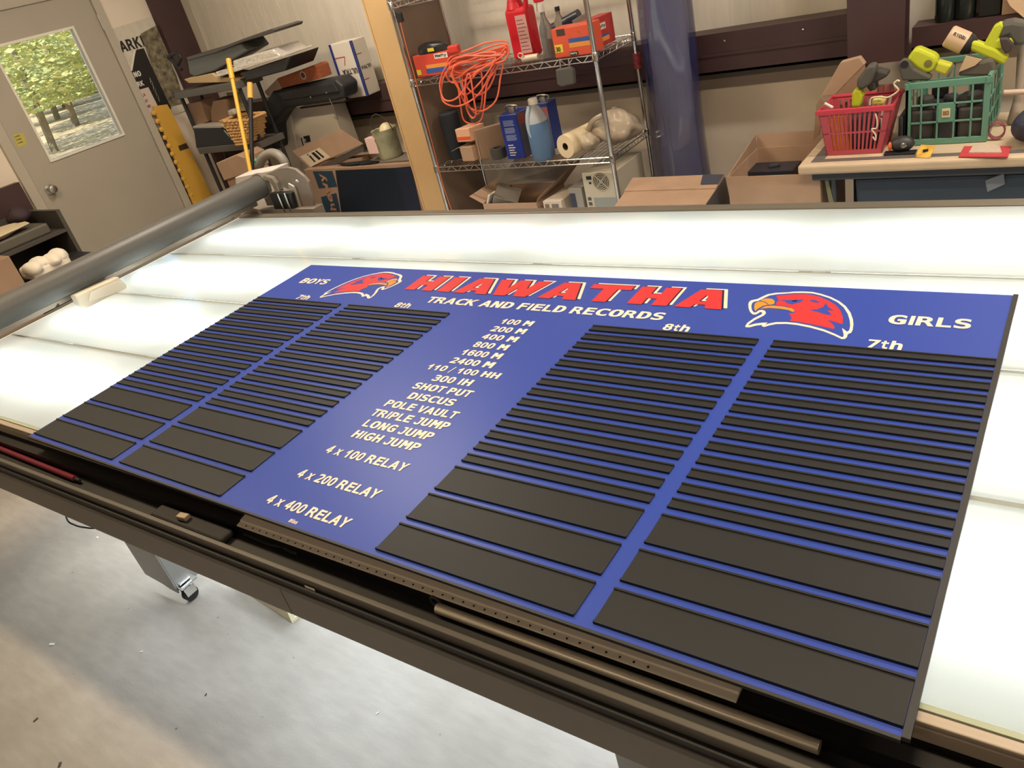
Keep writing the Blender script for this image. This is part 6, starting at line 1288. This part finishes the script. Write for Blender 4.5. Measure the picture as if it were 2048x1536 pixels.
P('crate_floor', MB().box(gx0 + .01, gy + .01, ZTB, gx1 - .01, gyb - .01, ZTB + .006), M_gr, gcx)
Lg = gx1 - gx0
P('tag_plate', MB().box(gx0 + Lg * .41, gy - .002, ZTB + H_ * .36, gx0 + Lg * .60, gy - .0004, ZTB + H_ * .64), M_gr, gcx)
P('tag', MB().box(gx0 + Lg * .455, gy - .004, ZTB + H_ * .43, gx0 + Lg * .555, gy - .0022, ZTB + H_ * .57), mat('tag_cream', (222, 204, 166), .5), gcx, bev=.001)
TX('003', V((gx0 + Lg * .47, gy - .0046, ZTB + H_ * .465)), EX, EZ, Lg * .07, H_ * .07, mat('tag_ink', (120, 70, 40), .5), gcx, bold=.03)
# contents
gc_ = V(((gx0 + gx1) / 2, gy + .15, ZTB))
M_tnavy = mat('tool_navy', (46, 48, 56), .5)
for k, (dx, dy, w_, r_) in enumerate([(-.09, -.09, .09, .2), (-.0, -.1, .08, -.2), (.08, -.09, .09, .1), (-.06, .04, .10, .5), (.07, .05, .11, -.3)]):
    S('dark_power_tool', ['leftmost front dark tool', 'middle front dark tool', 'right front dark tool', 'left rear dark tool', 'right rear dark tool'][k] + ' inside the green crate', 'tool', MB().obox(gc_ + V((dx, dy, .07)), (w_, .09, .125), r_).obox(gc_ + V((dx + .01, dy, .155)), (.05, .05, .045), r_ + .5), M_tnavy if k % 2 else mat('tool_charcoal', (66, 64, 64), .5), bev=.012)
yv = gy + .05
lt1 = T('lime_light', 'yellow-green plastic tool body with a round hole on top of the crate', 'tool', PY(*F((1150, 600))[0], yv))
P('body', slab_y(F((970, 545), (1040, 445), (1090, 445), (1240, 510), (1265, 560), (1210, 660), (1150, 675), (1060, 630)), yv, .06), M_lime, lt1, bev=.012)
P('snout', slab_y(F((1255, 560), (1390, 600), (1330, 695), (1225, 655)), yv + .005, .05), mat('lime_plastic2', (206, 206, 70), .4), lt1, bev=.008)
hc_ = PY(*F((1172, 582))[0], yv)
P('hole', MB().lathe(hc_ + V((0, .0005, 0)), (0, -1, 0), [(.014, 0), (.0145, .002), (.010, .0025)], 18), mat('hole_olive', (120, 116, 60), .5), lt1, smooth=True)
gt1 = T('grey_nozzle', 'grey plastic nozzle with a dark opening at the crate corner', 'nozzle', PY(*F((1000, 650))[0], yv - .02))
P('nozzle', slab_y(F((890, 600), (920, 555), (990, 560), (1040, 630), (1200, 710), (1180, 740), (930, 740), (910, 660)), yv - .025, .05), M_tgrey, gt1, bev=.012)
nc_ = PY(*F((955, 590))[0], yv - .025)
P('opening', MB().lathe(nc_ + V((0, .0005, 0)), (0, -1, 0), [(.015, 0), (.015, .0015)], 16), M_black, gt1)
bd = T('sanding_belt', 'grey and cream sander piece standing in the crate', 'tool', PY(*F((1600, 620))[0], yv + .03))
P('face', slab_y(F((1440, 700), (1520, 510), (1650, 560), (1760, 540), (1790, 640), (1740, 700)), yv + .03, .05), mat('sander_brown', (96, 88, 82), .5), bd, bev=.01)
P('edge', slab_y(F((1450, 660), (1515, 512), (1660, 545), (1600, 600)), yv + .026, .006), mat('sander_cream', (208, 180, 146), .6), bd)
P('blade', slab_y(F((1335, 710), (1410, 590), (1420, 605), (1360, 710)), yv + .01, .004), M_steel, bd)
ds = T('dust_cup_tool', 'yellow-green cordless sander with a white dust cup on top of the crate', 'tool', PY(*F((1700, 480))[0], yv + .08))
yd = yv + .06
ca_, cb2 = PY(*F((1365, 330))[0], yd + .03), PY(*F((1510, 395))[0], yd + .03)
P('dust_cup', MB().lathe(ca_, cb2 - ca_, [(.034, -.006), (.040, 0), (.041, .064), (.038, .066)], 22), mat('cup_cream', (206, 176, 146), .4), ds, smooth=True)
P('cup_collar', MB().lathe(cb2, cb2 - ca_, [(.039, -.006), (.038, .014), (.026, .034)], 20), M_black, ds, smooth=True)
P('arm', slab_y(F((1520, 400), (1570, 368), (1660, 400), (1780, 440), (1910, 520), (1860, 600), (1700, 530), (1540, 455)), yd, .05), M_lime, ds, bev=.01)
P('upright', slab_y(F((1665, 430), (1770, 240), (1835, 205), (1860, 240), (1810, 360), (1930, 350), (1960, 410), (1880, 420), (1840, 450), (1740, 450)), yd + .005, .04), M_lime, ds, bev=.006)
P('motor', slab_y(F((1790, 380), (1830, 210), (1950, 190), (2060, 210), (2060, 420), (1960, 430), (1900, 340)), yd + .01, .07), M_tgrey, ds, bev=.014)
P('trigger_guard', slab_y(F((1820, 350), (1900, 345), (1960, 410), (1930, 470), (1880, 500), (1840, 440)), yd - .004, .03), mat('dark_brown_grip', (72, 62, 60), .5), ds, bev=.006)
rl0 = PY(*F((1398, 320))[0], yd - .0075)
q_ = (cb2 - ca_).normalized()
TX('RYOBI', rl0 + V((0, 0, 0)), q_, q_.cross(V((0, -1, 0))).cross(q_) * -1 if False else V((0, -1, 0)).cross(q_), .045, .013, M_black, ds, bold=.04)
# loose things on the table front
ms_ = PZ(*F((930, 1410))[0], ZTB)
mt = T('tape_measure', 'black and orange tape measure lying between basket and crate', 'tool', ms_)
P('body', MB().blob((ms_.x - .005, ms_.y + .03, ZTB + .032), (.045, .03, .031), .05, seed=2), mat('tape_dark', (54, 56, 58), .45), mt, smooth=True)
P('blade_guard', MB().prism([(ms_.x - .065, ms_.y - .008, ZTB), (ms_.x + .05, ms_.y - .008, ZTB), (ms_.x + .05, ms_.y + .03, ZTB), (ms_.x - .065, ms_.y + .03, ZTB)], (0, 0, .007)), M_black, mt, bev=.002)
P('orange_cap', MB().blob((ms_.x - .045, ms_.y + .01, ZTB + .03), (.007, .012, .018), 0, seed=2), mat('cap_orange', (222, 112, 62), .4), mt, smooth=True)
P('chrome_dial', MB().lathe((ms_.x + .005, ms_.y + .001, ZTB + .034), (0, -1, .2), [(.012, 0), (.010, .004), (.003, .005)], 14), M_chrome, mt, smooth=True)
S('dark_bag', 'dark plastic bag standing between basket and crate', 'bag', MB().hexa([(B1 + .002, by0 + .03, ZTB), (gx0 + .06, by0 + .03, ZTB), (gx0 - .005, gy + .2, ZTB), (B1 + .012, gy + .2, ZTB)], [(T1 + .012, by0 + .04, ZTB + .1), (gx0 - .008, by0 + .05, ZTB + .12), (gx0 - .008, gy + .18, ZTB + .13), (T1 + .012, gy + .18, ZTB + .12)]) if False else MB().obox(((T1 + gx0) / 2 + .0, gy + .06, ZTB + .06), (max(.02, gx0 - T1 - .012), .12, .12), 0), mat('dark_bag_film', (52, 54, 58), .3), bev=.008)
S('metal_rod', 'thin bright metal rod standing beside the basket', 'rod', MB().cyl(PY(*F((890, 1215))[0], by0 - .01), PY(*F((895, 1060))[0], by0 + .005), .004, n=8), M_steel, smooth=True)
pb0 = poly_z(F((1058, 1440), (1190, 1445), (1240, 1250), (1110, 1248)), ZTB)
bp_ = T('blister_pack', 'yellow blister pack lying in front of the green crate', 'package', pb0[0])
P('card', MB().prism([pb0[0], pb0[1], pb0[1] + V((.008, .05, .03)), pb0[0] + V((.008, .05, .03))], (0, .002, .0025)), mat('pack_yellow', (206, 164, 72), .5, var=.25, vscale=40), bp_)
P('part', MB().obox(pb0[0] + V((.03, .02, .018)), (.018, .012, .01), .2), M_black, bp_, bev=.002)
rp = poly_z(F((1450, 1440), (1900, 1440), (1930, 1345), (1500, 1345)), ZTB)
rpk = T('red_blister_pack', 'flat red and clear blister pack at the table front', 'package', rp[0])
P('card', MB().prism(rp, (0, 0, .004)), mat('pack_red', (196, 70, 78), .4), rpk)
P('clear_window', MB().prism([rp[0].lerp(rp[1], .25).lerp(rp[3], .3) + EZ * .0041, rp[0].lerp(rp[1], .8).lerp(rp[2], .3) + EZ * .0041, rp[3].lerp(rp[2], .75) + EZ * .0041, rp[3].lerp(rp[2], .2) + EZ * .0041], (0, 0, .004)), mat('pack_clear', (206, 186, 172), .2, var=.2, vscale=90, stretch=(6, 1, 1)), rpk)
ry = gy - .02
rx_ = PZ(*F((1830, 1310))[0], ZTB)
rgs = T('red_wire_coil', 'coil of dark red wire beside the crate', 'wire', rx_)
for k in range(3):
    P('turn', MB().tube([V((gx1 + .03 + .026 * math.cos(q), rx_.y + .04 + .003 * k, ZTB + .034 + .008 * k * .3 + .030 * math.sin(q))) for q in [i * 2 * PI / 16 for i in range(16)]], .0032, 6, closed=True), mat('dark_red_wire', (140, 74, 84), .4), rgs, smooth=True)
dz = PZ(*F((2010, 1380))[0], ZTB)
S('navy_tool_bag', 'dark navy mesh bag at the right edge of the folding table', 'bag', MB().blob((dz.x + .055, dz.y + .09, ZTB + .065), (.095, .10, .065), .12, 24, 14, seed=14), mat('navy_mesh', (50, 54, 72), .6, bump=.6, bscale=90), smooth=True)
pvb = T('tan_pipe', 'tan pipe fitting standing behind the navy bag', 'pipe', V((gx1 + .075, gy + .22, ZTB)))
P('pipe', MB().lathe((gx1 + .075, gy + .22, ZTB), (0, 0, 1), [(.03, 0), (.03, .02), (.018, .08), (.014, .14), (.018, .26), (.024, .33)], 18), mat('tan_metal2', (170, 158, 146), .45), pvb, smooth=True)
P('clamp', MB().cyl((gx1 + .03, gy + .16, ZTB + .135), (gx1 + .15, gy + .16, ZTB + .13), .011, n=10), mat('clamp_pale', (204, 184, 168), .4), pvb, smooth=True)
# ---------------------------------------------------------------- on the girt above the table
gz2 = GZ2 + .0008
def bottle(nm, label, u_, r_, h_):
    x_ = PY(u_, 20, 3.35).x
    t_ = T(nm, label, 'bottle', (x_, 3.36, gz2))
    P('glass', MB().lathe((x_, 3.36, gz2), (0, 0, 1), [(r_ * .9, 0), (r_, .01), (r_, h_ * .6), (r_ * .4, h_ * .75), (r_ * .35, h_)], 20), mat('black_glass', (34, 40, 38), .15, spec=.7), t_, smooth=True)
    P('cap', MB().lathe((x_, 3.36, gz2 + h_), (0, 0, 1), [(r_ * .4, 0), (r_ * .4, .03)], 14), M_black, t_)
bottle('dark_bottle', 'dark glass bottle on the girt nearest the maroon column', 1890, .040, .28)
bottle('dark_bottle', 'dark glass bottle in the middle of the girt above the crate', 1930, .040, .28)
x_ = PY(1978, 20, 3.36).x
S('black_case', 'square black case on the girt beside the dark bottles', 'case', MB().box(x_ - .035, 3.32, gz2, x_ + .045, 3.44, gz2 + .25), mat('case_black2', (32, 32, 33), .4), bev=.006)
x_ = PY(2026, 20, 3.36).x
S('brown_block', 'upright brown cardboard piece at the right end of the girt', 'cardboard', MB().box(x_ - .035, 3.31, gz2, x_ + .03, 3.40, gz2 + .3), M_card, bev=.003)
S('tan_sheet', 'torn pale cardboard sheet at the upper right corner', 'cardboard', MB().prism(poly_y([(2014, 0), (2020, -40), (2090, -40), (2090, 60), (2048, 36), (2020, 12)], 3.28), (0, .006, 0)), mat('pale_card', (214, 184, 152), .7))
